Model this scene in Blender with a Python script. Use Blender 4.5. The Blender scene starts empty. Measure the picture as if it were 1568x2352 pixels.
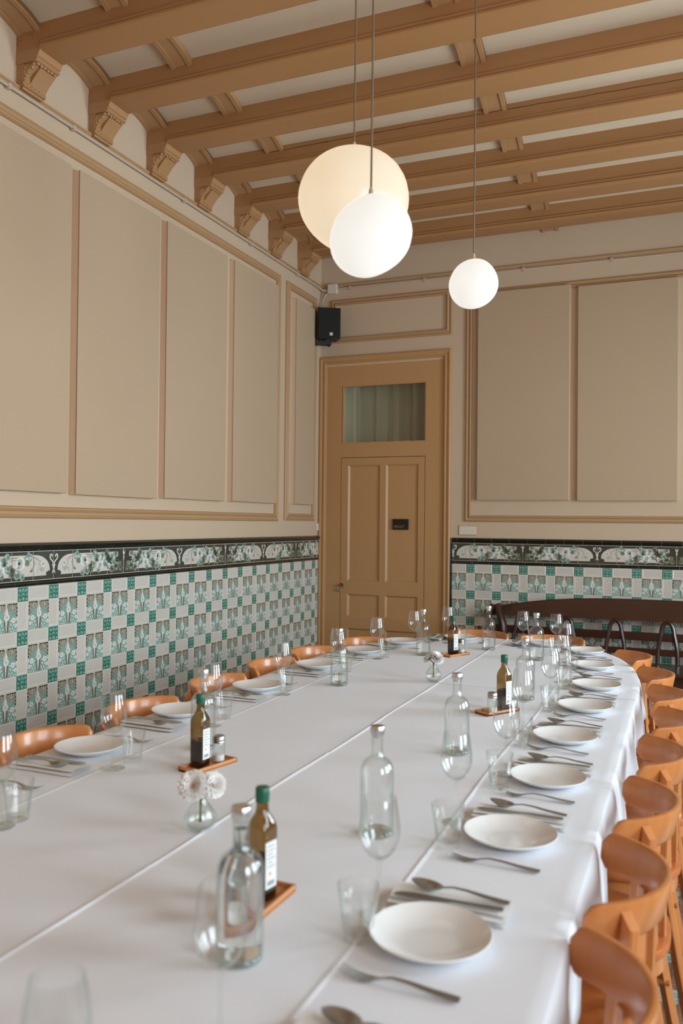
import bpy, bmesh, math, random
from mathutils import Vector, Matrix, noise
R = math.radians
random.seed(7)
scene = bpy.context.scene
col = scene.collection

# ------------------------------------------------------------------ camera
cam_d = bpy.data.cameras.new('camera'); cam = bpy.data.objects.new('camera', cam_d); col.objects.link(cam)
YAW, PITCH, ROLL = .3925, .0132, .0098
CAM = Vector((3.1828, -7.1345, 1.52))
_f = Vector((-math.sin(YAW)*math.cos(PITCH), math.cos(YAW)*math.cos(PITCH), math.sin(PITCH)))
_r0 = Vector((math.cos(YAW), math.sin(YAW), 0)); _u0 = _r0.cross(_f)
_r = math.cos(ROLL)*_r0 + math.sin(ROLL)*_u0; _u = -math.sin(ROLL)*_r0 + math.cos(ROLL)*_u0
cam.matrix_world = Matrix(((_r.x, _u.x, -_f.x, CAM.x), (_r.y, _u.y, -_f.y, CAM.y), (_r.z, _u.z, -_f.z, CAM.z), (0, 0, 0, 1)))
cam_d.sensor_fit = 'HORIZONTAL'; cam_d.sensor_width = 24.0; cam_d.lens = 1904.67/1568*24
cam_d.clip_start = .05; cam_d.clip_end = 100
cam_d.dof.use_dof = True; cam_d.dof.focus_distance = 4.7; cam_d.dof.aperture_fstop = 2.9
scene.camera = cam
# ------------------------------------------------------------------ world, daylight, exposure
W = bpy.data.worlds.new('world'); scene.world = W; W.use_nodes = True
W.node_tree.nodes['Background'].inputs[0].default_value = (.80, .90, 1.0, 1)
W.node_tree.nodes['Background'].inputs[1].default_value = 3.0
ROOM_X, ROOM_Y = 5.3, -9.6          # window wall, wall behind the camera
WINDOWS = [(-7.9, -6.5), (-5.5, -4.1), (-3.0, -1.6)]   # y ranges of the tall windows
WIN_Z = (.85, 2.95)
for i, (a, b) in enumerate(WINDOWS):
    l = bpy.data.lights.new('daylight', 'AREA'); l.shape = 'RECTANGLE'; l.size = WIN_Z[1]-WIN_Z[0]; l.size_y = b-a
    l.energy = (110, 106, 164)[i]; l.color = (.785, .895, 1.0)
    o = bpy.data.objects.new('daylight', l); col.objects.link(o)
    o.location = (ROOM_X+.32, (a+b)/2, sum(WIN_Z)/2); o.rotation_euler = (0, R(90), 0)
vs = scene.view_settings
vs.view_transform = 'Standard'; vs.look = 'None'; vs.exposure = -0.06; vs.gamma = 1.0; vs.use_curve_mapping = False
scene.cycles.transparent_max_bounces = 36; scene.cycles.max_bounces = 9; scene.cycles.diffuse_bounces = 4; scene.cycles.transmission_bounces = 8; scene.cycles.adaptive_threshold = .02

# ------------------------------------------------------------------ materials
def srgb(r, g, b):
    f = lambda c: (c/255/12.92) if c <= 10.3 else ((c/255+.055)/1.055)**2.4
    return (f(r), f(g), f(b), 1)
MATS = {}
def mat(name, c, rough=.5, metal=0., var=.06, scale=6., bump=0., bscale=60., coat=0., spec=.5, sheen=0., stretch=None):
    m = bpy.data.materials.new(name); m.use_nodes = True; nt = m.node_tree; n = nt.nodes; L = nt.links
    p = n['Principled BSDF']; p.inputs['Roughness'].default_value = rough; p.inputs['Metallic'].default_value = metal
    p.inputs['Coat Weight'].default_value = coat; p.inputs['Coat Roughness'].default_value = .12
    p.inputs['Specular IOR Level'].default_value = spec; p.inputs['Sheen Weight'].default_value = sheen
    tc = n.new('ShaderNodeTexCoord'); mp = n.new('ShaderNodeMapping'); L.new(tc.outputs['Object'], mp.inputs['Vector'])
    if stretch: mp.inputs['Scale'].default_value = stretch
    nz = n.new('ShaderNodeTexNoise'); nz.inputs['Scale'].default_value = scale; nz.inputs['Detail'].default_value = 4
    L.new(mp.outputs[0], nz.inputs['Vector'])
    mx = n.new('ShaderNodeMix'); mx.data_type = 'RGBA'
    mx.inputs['A'].default_value = tuple(v*(1-var) for v in c[:3])+(1,); mx.inputs['B'].default_value = tuple(min(1, v*(1+var)) for v in c[:3])+(1,)
    L.new(nz.outputs['Fac'], mx.inputs['Factor']); L.new(mx.outputs['Result'], p.inputs['Base Color'])
    if bump:
        b = n.new('ShaderNodeBump'); b.inputs['Strength'].default_value = bump; b.inputs['Distance'].default_value = .004
        n2 = n.new('ShaderNodeTexNoise'); n2.inputs['Scale'].default_value = bscale; n2.inputs['Detail'].default_value = 3
        L.new(mp.outputs[0], n2.inputs['Vector']); L.new(n2.outputs['Fac'], b.inputs['Height']); L.new(b.outputs[0], p.inputs['Normal'])
    MATS[name] = m; return m
def thin_glass(name, tint=(.97, .985, .98), edge=.55, power=2.6, base=.035, rough=.02, edge_tint=(.80, .85, .83)):
    """clear thin-walled glass: light passes straight through, reflections grow towards grazing angles"""
    m = bpy.data.materials.new(name); m.use_nodes = True; nt = m.node_tree; n = nt.nodes; L = nt.links
    for x in list(n): n.remove(x)
    out = n.new('ShaderNodeOutputMaterial'); mix = n.new('ShaderNodeMixShader'); tr = n.new('ShaderNodeBsdfTransparent'); gl = n.new('ShaderNodeBsdfGlossy')
    tr.inputs[0].default_value = tint+(1,); gl.inputs['Roughness'].default_value = rough; gl.inputs[0].default_value = (1, 1, 1, 1)
    lw = n.new('ShaderNodeLayerWeight'); lw.inputs[0].default_value = .5
    pw = n.new('ShaderNodeMath'); pw.operation = 'POWER'; pw.inputs[1].default_value = power; L.new(lw.outputs['Facing'], pw.inputs[0])
    ma = n.new('ShaderNodeMath'); ma.operation = 'MULTIPLY_ADD'; ma.inputs[1].default_value = edge; ma.inputs[2].default_value = base; L.new(pw.outputs[0], ma.inputs[0])
    et = n.new('ShaderNodeMix'); et.data_type = 'RGBA'; et.inputs['A'].default_value = tint+(1,); et.inputs['B'].default_value = tuple(v*ed for v, ed in zip(tint, edge_tint))+(1,)
    p2 = n.new('ShaderNodeMath'); p2.operation = 'POWER'; p2.inputs[1].default_value = power*.9; L.new(lw.outputs['Facing'], p2.inputs[0]); L.new(p2.outputs[0], et.inputs['Factor']); L.new(et.outputs['Result'], tr.inputs[0])
    L.new(ma.outputs[0], mix.inputs[0]); L.new(tr.outputs[0], mix.inputs[1]); L.new(gl.outputs[0], mix.inputs[2]); L.new(mix.outputs[0], out.inputs[0])
    MATS[name] = m; return m
def solid_glass(name, c=(1, 1, 1), ior=1.45, rough=0.):
    m = bpy.data.materials.new(name); m.use_nodes = True; p = m.node_tree.nodes['Principled BSDF']
    p.inputs['Base Color'].default_value = c+(1,); p.inputs['Transmission Weight'].default_value = 1; p.inputs['IOR'].default_value = ior; p.inputs['Roughness'].default_value = rough
    MATS[name] = m; return m
def wood(name, c1, c2, rough=.35, coat=.25, scale=3., stretch=(1, 1, 14)):
    m = mat(name, c1, rough, coat=coat); nt = m.node_tree; n = nt.nodes; L = nt.links
    p = n['Principled BSDF']; mp = n['Mapping']; mp.inputs['Scale'].default_value = stretch
    mx = n['Mix']; mx.inputs['A'].default_value = c1; mx.inputs['B'].default_value = c2
    nz = n['Noise Texture']; nz.inputs['Scale'].default_value = scale; nz.inputs['Detail'].default_value = 8; nz.inputs['Distortion'].default_value = .6
    return m
def emit(name, c, s, c2=None):
    m = bpy.data.materials.new(name); m.use_nodes = True; nt = m.node_tree; n = nt.nodes; L = nt.links
    p = n['Principled BSDF']; p.inputs['Base Color'].default_value = (.25, .24, .22, 1); p.inputs['Roughness'].default_value = .25
    p.inputs['Emission Color'].default_value = c+(1,); p.inputs['Emission Strength'].default_value = s
    if c2:
        tc = n.new('ShaderNodeTexCoord'); mp = n.new('ShaderNodeMapping'); L.new(tc.outputs['Object'], mp.inputs['Vector']); mp.inputs['Scale'].default_value = (5, 5, 2)
        nz = n.new('ShaderNodeTexNoise'); nz.inputs['Scale'].default_value = 1.3; L.new(mp.outputs[0], nz.inputs['Vector'])
        mx = n.new('ShaderNodeMix'); mx.data_type = 'RGBA'; mx.inputs['A'].default_value = c+(1,); mx.inputs['B'].default_value = c2+(1,)
        L.new(nz.outputs['Fac'], mx.inputs['Factor']); L.new(mx.outputs['Result'], p.inputs['Emission Color'])
    MATS[name] = m; return m

mat('plaster', srgb(205, 181, 154), .75, var=.03, scale=2.5, bump=.15, bscale=35)
mat('ceiling_plaster', srgb(206, 184, 158), .8, var=.04, scale=3, bump=.2, bscale=25)
mat('beam_paint', srgb(172, 124, 80), .38, var=.06, scale=2.2, bump=.12, bscale=18, stretch=(.4, 3, 3))
mat('trim_paint', srgb(184, 146, 106), .42, var=.04, scale=3)
mat('corbel_paint', srgb(178, 134, 92), .42, var=.06, scale=9)
mat('panel_fabric', srgb(190, 164, 136), .9, var=.02, scale=3, bump=.1, bscale=300)
mat('panel_edge_lit', srgb(232, 202, 174), .8, var=.02)  # edges coloured lighter than the fabric, standing in for light from behind
mat('door_paint', srgb(190, 145, 97), .4, var=.05, scale=2, bump=.08, bscale=20, stretch=(2, 2, .4))
mat('dark_line', srgb(40, 34, 28), .8)
mat('conduit_white', srgb(198, 178, 158), .45, var=.03)
mat('grout', srgb(206, 198, 188), .85, var=.05, scale=20)
mat('tile_white', srgb(222, 213, 203), .14, var=.025, scale=4, bump=.05, bscale=16, coat=.3)
mat('tile_teal', srgb(66, 126, 108), .16, var=.22, scale=55, coat=.3)
mat('tile_teal_light', srgb(138, 180, 166), .16, var=.1, scale=55, coat=.3)
mat('tile_foliage', srgb(134, 174, 161), .16, var=.22, scale=80, coat=.3)
mat('tile_olive', srgb(150, 147, 128), .16, var=.2, scale=70, coat=.3)
mat('tile_dark', srgb(40, 44, 34), .12, var=.2, scale=18, coat=.4)
mat('tile_rail', srgb(24, 30, 25), .1, var=.25, scale=12, coat=.6)
mat('tile_pink', srgb(216, 190, 174), .16, var=.05, coat=.3)
mat('tile_petal', srgb(232, 228, 222), .14, var=.04, scale=40, coat=.3)
mat('frieze_ground', srgb(62, 62, 50), .13, var=.2, scale=14, coat=.4)
mat('frieze_cream', srgb(214, 204, 192), .13, var=.05, scale=9, coat=.4)
mat('frieze_teal', srgb(146, 172, 162), .14, var=.22, scale=45, coat=.4)
mat('frieze_olive', srgb(120, 124, 104), .14, var=.22, scale=45, coat=.4)
mat('frieze_grey', srgb(178, 182, 174), .14, var=.12, scale=45, coat=.4)
mat('frieze_deep', srgb(40, 92, 80), .14, var=.3, scale=45, coat=.4)
mat('cloth', srgb(229, 231, 238), .85, var=.012, scale=3, bump=.06, bscale=900, sheen=.1)
mat('napkin', srgb(232, 231, 230), .9, var=.02, bump=.1, bscale=500)
mat('porcelain', srgb(233, 232, 231), .12, var=.01, coat=.5)
mat('steel', (.42, .42, .40, 1), .3, 1., var=.05)
mat('cap_silver', (.72, .72, .72, 1), .28, 1., var=.04)
mat('brass', srgb(170, 120, 78), .3, 1., var=.1)
mat('black_plastic', srgb(22, 21, 20), .5, var=.1)
mat('grille_black', srgb(16, 15, 14), .75, var=.1, bump=.3, bscale=400)
mat('white_plastic', srgb(222, 212, 198), .4, var=.02)
mat('sign_black', srgb(24, 22, 20), .45)
mat('copper_ink', srgb(178, 104, 70), .5)
mat('bottle_cap_green', srgb(24, 94, 70), .38, var=.15, scale=60)
mat('label_paper', srgb(226, 224, 222), .7, var=.02)
mat('label_print', srgb(150, 150, 152), .7)
mat('label_orange', srgb(220, 150, 80), .7)
mat('oil', srgb(48, 40, 16), .2, var=.1)
mat('salt', srgb(238, 236, 232), .95, var=.03, scale=200, bump=.4, bscale=700)
mat('petal_white', srgb(246, 242, 238), .75, var=.05, scale=30)
mat('flower_heart', srgb(222, 150, 66), .8, var=.2, scale=200)
mat('stem_green', srgb(96, 112, 74), .6, var=.2, scale=60)
mat('cord_grey', srgb(120, 100, 82), .6)
mat('drape_green', srgb(218, 212, 188), .9, var=.1, scale=4, stretch=(6, 6, .5))
mat('rear_plaster', srgb(205, 170, 130), .8, var=.04)
mat('window_paint', srgb(225, 218, 206), .45, var=.03)
wood('chair_wood', srgb(190, 112, 56), srgb(216, 144, 84), .3, .35, 3, (9, 9, 1.4))
wood('seat_wood', srgb(176, 92, 42), srgb(206, 122, 62), .33, .35, 4, (1.2, 11, 9))
wood('bench_wood', srgb(46, 23, 15), srgb(70, 36, 23), .3, .3, 4, (1.4, 10, 10))
wood('tray_wood', srgb(186, 120, 72), srgb(214, 150, 98), .5, 0., 5, (10, 1.5, 10))
thin_glass('glass', (.992, .996, .994), .55, 3.0, .045)
thin_glass('glass_tumbler', (.985, .992, .988), .5, 2.6, .045, edge_tint=(.76, .81, .79))
thin_glass('glass_carafe', (.986, .993, .99), .5, 2.8, .045, edge_tint=(.72, .79, .77))
thin_glass('water', (.985, .992, .992), .4, 3, .02)
solid_glass('water_full', (.985, .995, .99), 1.33)
thin_glass('bottle_glass', (.58, .43, .22), .5, 2.6, .05, edge_tint=(.25, .40, .30))
thin_glass('window_pane', (.96, .98, .97), .5, 4, .03)
thin_glass('transom_pane', (.90, .92, .88), .6, 3, .05)
thin_glass('glass_base', (.86, .90, .88), .7, 1.8, .06)
# mosaic floor: small tesserae, brown ground with teal blocks
def floor_material():
    m = mat('mosaic', srgb(120, 92, 78), .35, var=.1); nt = m.node_tree; n = nt.nodes; L = nt.links; p = n['Principled BSDF']
    tc = n['Texture Coordinate']
    br = n.new('ShaderNodeTexBrick'); br.offset = 0.; br.inputs['Scale'].default_value = 1; br.inputs['Brick Width'].default_value = .022; br.inputs['Row Height'].default_value = .022
    br.inputs['Mortar Size'].default_value = .0013; br.inputs['Mortar Smooth'].default_value = .2
    br.inputs['Color1'].default_value = srgb(150, 112, 92); br.inputs['Color2'].default_value = srgb(124, 92, 78); br.inputs['Mortar'].default_value = srgb(78, 66, 56)
    L.new(tc.outputs['Object'], br.inputs['Vector'])
    b2 = n.new('ShaderNodeTexBrick'); b2.offset = 0.; b2.inputs['Scale'].default_value = 1; b2.inputs['Brick Width'].default_value = .022; b2.inputs['Row Height'].default_value = .022
    b2.inputs['Mortar Size'].default_value = .0013; b2.inputs['Mortar Smooth'].default_value = .2
    b2.inputs['Color1'].default_value = srgb(124, 178, 168); b2.inputs['Color2'].default_value = srgb(160, 186, 176); b2.inputs['Mortar'].default_value = srgb(86, 90, 80)
    L.new(tc.outputs['Object'], b2.inputs['Vector'])
    sp = n.new('ShaderNodeSeparateXYZ'); L.new(tc.outputs['Object'], sp.inputs[0])
    def band(axis, period, width, off):
        a = n.new('ShaderNodeMath'); a.operation = 'ADD'; a.inputs[1].default_value = off; L.new(sp.outputs[axis], a.inputs[0])
        w = n.new('ShaderNodeMath'); w.operation = 'PINGPONG'; w.inputs[1].default_value = period/2; L.new(a.outputs[0], w.inputs[0])
        g = n.new('ShaderNodeMath'); g.operation = 'LESS_THAN'; g.inputs[1].default_value = width/2; L.new(w.outputs[0], g.inputs[0]); return g
    g1 = band(1, .264, .088, .0); g2 = band(0, .396, .264, .13)
    mu = n.new('ShaderNodeMath'); mu.operation = 'MULTIPLY'; L.new(g1.outputs[0], mu.inputs[0]); L.new(g2.outputs[0], mu.inputs[1])
    mx = n.new('ShaderNodeMix'); mx.data_type = 'RGBA'; L.new(mu.outputs[0], mx.inputs['Factor']); L.new(br.outputs['Color'], mx.inputs['A']); L.new(b2.outputs['Color'], mx.inputs['B'])
    L.new(mx.outputs['Result'], p.inputs['Base Color'])
    bp = n.new('ShaderNodeBump'); bp.inputs['Strength'].default_value = .4; bp.inputs['Distance'].default_value = .002; bp.invert = True
    L.new(br.outputs['Fac'], bp.inputs['Height']); L.new(bp.outputs[0], p.inputs['Normal'])
floor_material()

# ------------------------------------------------------------------ mesh helpers
class MB:
    """collects vertices and faces (with a material index) for one mesh"""
    def __init__(s): s.v = []; s.f = []; s.m = []; s.sm = []
    def add(s, vs, fs, mi=0, smooth=False):
        o = len(s.v); s.v += [tuple(x) for x in vs]
        for f in fs: s.f.append([i+o for i in f]); s.m.append(mi); s.sm.append(smooth)
        return s
    def box(s, x0, x1, y0, y1, z0, z1, mi=0):
        return s.add([(x0, y0, z0), (x1, y0, z0), (x1, y1, z0), (x0, y1, z0), (x0, y0, z1), (x1, y0, z1), (x1, y1, z1), (x0, y1, z1)],
                     [(3, 2, 1, 0), (4, 5, 6, 7), (0, 1, 5, 4), (1, 2, 6, 5), (2, 3, 7, 6), (3, 0, 4, 7)], mi)
    def cbox(s, x0, x1, y0, y1, z0, z1, c, mi=0):
        """box with chamfered edges"""
        bm = bmesh.new(); bmesh.ops.create_cube(bm, size=1)
        for v in bm.verts: v.co = Vector(((x0+x1)/2+v.co.x*(x1-x0), (y0+y1)/2+v.co.y*(y1-y0), (z0+z1)/2+v.co.z*(z1-z0)))
        bmesh.ops.bevel(bm, geom=bm.edges[:], offset=c, segments=2, affect='EDGES', profile=.5)
        bm.verts.index_update(); s.add([v.co for v in bm.verts], [[v.index for v in f.verts] for f in bm.faces], mi); bm.free(); return s
    def lathe(s, prof, n=32, mi=0, c=(0, 0), close=False, smooth=True, rf=None):
        """rotate a (r, z) profile about the vertical axis; rf(angle, z) may scale the radius"""
        vs = []; fs = []; k = len(prof)
        for r, z in prof:
            for i in range(n):
                a = 2*math.pi*i/n; q = r*(rf(a, z) if rf else 1); vs.append((c[0]+q*math.cos(a), c[1]+q*math.sin(a), z))
        for j in range(k if close else k-1):
            b = (j+1) % k
            for i in range(n): fs.append((j*n+i, j*n+(i+1) % n, b*n+(i+1) % n, b*n+i))
        if not close:
            if prof[0][0] > 1e-6: fs.append(list(range(n))[::-1])
            if prof[-1][0] > 1e-6: fs.append([(k-1)*n+i for i in range(n)])
        return s.add(vs, fs, mi, smooth)
    def tube(s, pts, rad, n=10, mi=0, cap=True, flat=1.):
        """round bar along points; rad is a number or one radius per point"""
        pts = [Vector(p) for p in pts]; m = len(pts); rr = rad if isinstance(rad, (list, tuple)) else [rad]*m
        vs = []; fs = []; t0 = (pts[1]-pts[0]).normalized(); ref = Vector((0, 0, 1)) if abs(t0.z) < .9 else Vector((1, 0, 0)); u = t0.cross(ref).normalized()
        for i, p in enumerate(pts):
            t = (pts[min(i+1, m-1)]-pts[max(i-1, 0)]).normalized(); u = (u-t*u.dot(t)).normalized(); w = t.cross(u)
            for j in range(n):
                a = 2*math.pi*j/n; vs.append(p+rr[i]*(math.cos(a)*u+math.sin(a)*flat*w))
        for i in range(m-1):
            for j in range(n): fs.append((i*n+j, i*n+(j+1) % n, (i+1)*n+(j+1) % n, (i+1)*n+j))
        if cap: fs.append(list(range(n))[::-1]); fs.append([(m-1)*n+j for j in range(n)])
        return s.add(vs, fs, mi, True)
    def prism(s, poly, axis, a, b, mi=0, smooth=False):
        """extrude a closed 2D outline along an axis: 'x' (poly is y,z), 'y' (x,z), 'z' (x,y)"""
        k = len(poly); P = lambda p, t: {'x': (t, p[0], p[1]), 'y': (p[0], t, p[1]), 'z': (p[0], p[1], t)}[axis]
        vs = [P(p, a) for p in poly]+[P(p, b) for p in poly]
        s.add(vs, [list(range(k))[::-1], [k+i for i in range(k)]], mi)
        return s.add(vs, [(i, (i+1) % k, k+(i+1) % k, k+i) for i in range(k)], mi, smooth)
    def poly(s, pts, mi=0): return s.add(pts, [list(range(len(pts)))], mi)
    def mesh(s, name, mats, sharp=35):
        me = bpy.data.meshes.new(name); me.from_pydata(s.v, [], s.f)
        for m in (mats if isinstance(mats, (list, tuple)) else [mats]): me.materials.append(MATS[m])
        me.polygons.foreach_set('material_index', s.m); me.polygons.foreach_set('use_smooth', s.sm)
        bm = bmesh.new(); bm.from_mesh(me); bmesh.ops.remove_doubles(bm, verts=bm.verts, dist=1e-6); bmesh.ops.recalc_face_normals(bm, faces=bm.faces)
        bm.to_mesh(me); bm.free()
        if any(s.sm): me.set_sharp_from_angle(angle=R(sharp))
        return me
def obj(name, me, parent=None, loc=(0, 0, 0), rz=0.):
    o = bpy.data.objects.new(name, me); col.objects.link(o); o.location = loc; o.rotation_euler = (0, 0, rz)
    if parent: o.parent = parent
    return o
def tag(o, label=None, cat=None, group=None, kind=None):
    if label: o['label'] = label
    if cat: o['category'] = cat
    if group: o['group'] = group
    if kind: o['kind'] = kind
    return o
def thing(name, loc, label, cat, group=None, rz=0.):
    return tag(obj(name, None, None, loc, rz), label, cat, group)
def struct(name, me, label=None):
    return tag(obj(name, me), label, None, None, 'structure')
def place(name, parts, loc, label, cat, group=None, rz=0.):
    """a thing made of named part meshes [(part name, mesh) or (part name, mesh, [(sub-part, mesh)])]"""
    t = thing(name, loc, label, cat, group, rz)
    for p in parts:
        o = obj(p[0], p[1], t)
        for q in (p[2] if len(p) > 2 else []): obj(q[0], q[1], o)
    return t
def subsurf_mesh(me, lv=1):
    o = bpy.data.objects.new('tmp', me); col.objects.link(o); m = o.modifiers.new('s', 'SUBSURF'); m.levels = lv; m.render_levels = lv
    dg = bpy.context.evaluated_depsgraph_get(); r = bpy.data.meshes.new_from_object(o.evaluated_get(dg)); bpy.data.objects.remove(o); return r
ORD = ['nearest', 'second', 'third', 'fourth', 'fifth', 'sixth', 'seventh', 'eighth', 'ninth', 'tenth']

# ------------------------------------------------------------------ setting: floor, walls, ceiling
TOP = 4.35
struct('floor', MB().box(-.1, ROOM_X+.1, ROOM_Y-.1, 1.3, -.1, 0).mesh('floor', 'mosaic'), 'brown and teal mosaic floor beneath the chairs')
wall_left = struct('wall_left', MB().box(-.2, 0, ROOM_Y, .0, 0, TOP).mesh('wall_left', 'plaster'), 'cream wall with tall padded panels above green tiles')
DX0, DX1, DZ = .064, 1.211, 2.985      # door opening
wb = MB().box(DX1, ROOM_X, 0, .2, 0, TOP).box(-.2, DX1, 0, .2, DZ, TOP).box(-.2, DX0, 0, .2, 0, DZ)
wall_back = struct('wall_back', wb.mesh('wall_back', 'plaster'), 'cream end wall with the door and the bench')
wr = MB(); ys = [ROOM_Y]+[q for w in WINDOWS for q in w]+[.2]
for i in range(0, len(ys), 2): wr.box(ROOM_X, ROOM_X+.25, ys[i], ys[i+1], 0, TOP)
for a, b in WINDOWS: wr.box(ROOM_X, ROOM_X+.25, a, b, 0, WIN_Z[0]).box(ROOM_X, ROOM_X+.25, a, b, WIN_Z[1], TOP)
struct('wall_right', wr.mesh('wall_right', 'plaster'), 'cream wall with tall windows')
struct('wall_front', MB().box(-.2, ROOM_X+.25, ROOM_Y-.2, ROOM_Y, 0, TOP).mesh('wall_front', 'rear_plaster'), 'plain cream wall behind the viewer')
for i, (a, b) in enumerate(WINDOWS):
    z0, z1 = WIN_Z; x = ROOM_X+.10; fm = MB()
    for q in ((a, a+.06, z0, z1), (b-.06, b, z0, z1), (a, b, z0, z0+.06), (a, b, z1-.06, z1)): fm.box(x, x+.06, *q)
    w = struct('window_%d' % (i+1), fm.mesh('window_frame', 'window_paint'), 'tall white window with glazing bars')
    obj('glazing_bar', MB().box(x+.01, x+.05, (a+b)/2-.025, (a+b)/2+.025, z0+.06, z1-.06).mesh('glazing_bar', 'window_paint'), w)
    obj('glazing_bar', MB().box(x+.012, x+.048, a+.06, b-.06, 2.45, 2.5).mesh('glazing_bar', 'window_paint'), w)
    obj('pane', MB().box(x+.028, x+.032, a+.06, b-.06, z0+.06, z1-.06).mesh('pane', 'window_pane'), w)
    obj('window_sill', MB().cbox(ROOM_X-.12, ROOM_X+.1, a-.05, b+.05, z0-.04, z0, .008).mesh('window_sill', 'window_paint'), w)

# ceiling: shallow plaster vaults between painted beams, with arched ribs
BY0, PITCHY, BW = -.525, .558, .16
beams = [BY0-PITCHY*k for k in range(0, 17)]          # near faces
ZB, ZS = 3.905, 4.025                                   # beam underside, springing of the vaults
def vault(t, rise): return rise*(1-(2*t-1)**2)
cm = MB(); bays = []
edges = [(beams[0]+BW, 0.0)]+[(beams[k+1]+BW, beams[k]) for k in range(len(beams)-1)]
for a, b in edges:
    bays.append((a, b)); n = 12; vs = []; fs = []
    for i in range(n+1):
        t = i/n; z = ZS+.012+vault(t, .05); y = a-.01+(b-a+.02)*t; vs += [(0, y, z), (ROOM_X, y, z)]
    for i in range(n): fs.append((2*i, 2*i+1, 2*i+3, 2*i+2))
    cm.add(vs, fs, 0, True)
cm.box(-.2, ROOM_X+.25, ROOM_Y-.2, .2, TOP-.06, TOP)
ceiling = struct('ceiling', cm.mesh('ceiling', 'ceiling_plaster', 60), 'pale vaulted plaster ceiling between brown beams')
def beam_mesh(zcrack=False):
    m = MB(); x0, x1 = 0., ROOM_X
    m.box(x0, x1, 0, BW, ZB+.012, TOP-.05)
    for y, s in ((0, 1), (BW, -1)):            # bead mouldings along both lower edges
        m.prism([(y+s*.012, ZB), (y-s*.004, ZB+.003), (y-s*.013, ZB+.010), (y-s*.015, ZB+.018), (y-s*.011, ZB+.026), (y-s*.004, ZB+.029), (y-s*.010, ZB+.036), (y-s*.009, ZB+.043), (y-s*.003, ZB+.048), (y+s*.012, ZB+.049)], 'x', .16, x1, 0)
    m.box(.16, x1, .012, BW-.012, ZB, ZB+.02)
    m.box(0, .16, -.0015, BW+.0015, ZB+.008, ZB+.07)
    return m.mesh('beam', 'beam_paint')
bmesh_beam = beam_mesh()
RIBX = [(.0, .15), (.563, .692), (2.05, 2.186), (3.54, 3.67), (5.03, 5.16)]
def rib_mesh(a, b, w):
    m = MB(); n = 10
    for x0, x1, d in ((0, w, .0), (0, .026, -.014), (w-.026, w, -.014)):       # band with raised edge beads
        vs = []; fs = []
        for i in range(n+1):
            t = i/n; y = a+(b-a)*t; z = ZS-.012+vault(t, .05)+d*.6; vs += [(x0, y, z), (x1, y, z), (x0, y, z+.045), (x1, y, z+.045)]
        for i in range(n):
            o = 4*i; fs += [(o, o+1, o+5, o+4), (o, o+4, o+6, o+2), (o+1, o+3, o+7, o+5)]
        m.add(vs, fs, 0, True)
    return m.mesh('rib', 'corbel_paint', 40)
def ellipsoid(m, c, r, mi=0, rot=0., n=8):
    vs = []; fs = []
    for i in range(n+1):
        th = math.pi*i/n
        for j in range(n):
            ph = 2*math.pi*j/n; x, y, z = r[0]*math.sin(th)*math.cos(ph), r[1]*math.sin(th)*math.sin(ph), r[2]*math.cos(th)
            vs.append((c[0]+x*math.cos(rot)+z*math.sin(rot), c[1]+y, c[2]-x*math.sin(rot)+z*math.cos(rot)))
    for i in range(n):
        for j in range(n): fs.append((i*n+j, i*n+(j+1) % n, (i+1)*n+(j+1) % n, (i+1)*n+j))
    return m.add(vs, fs, mi, True)
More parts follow.
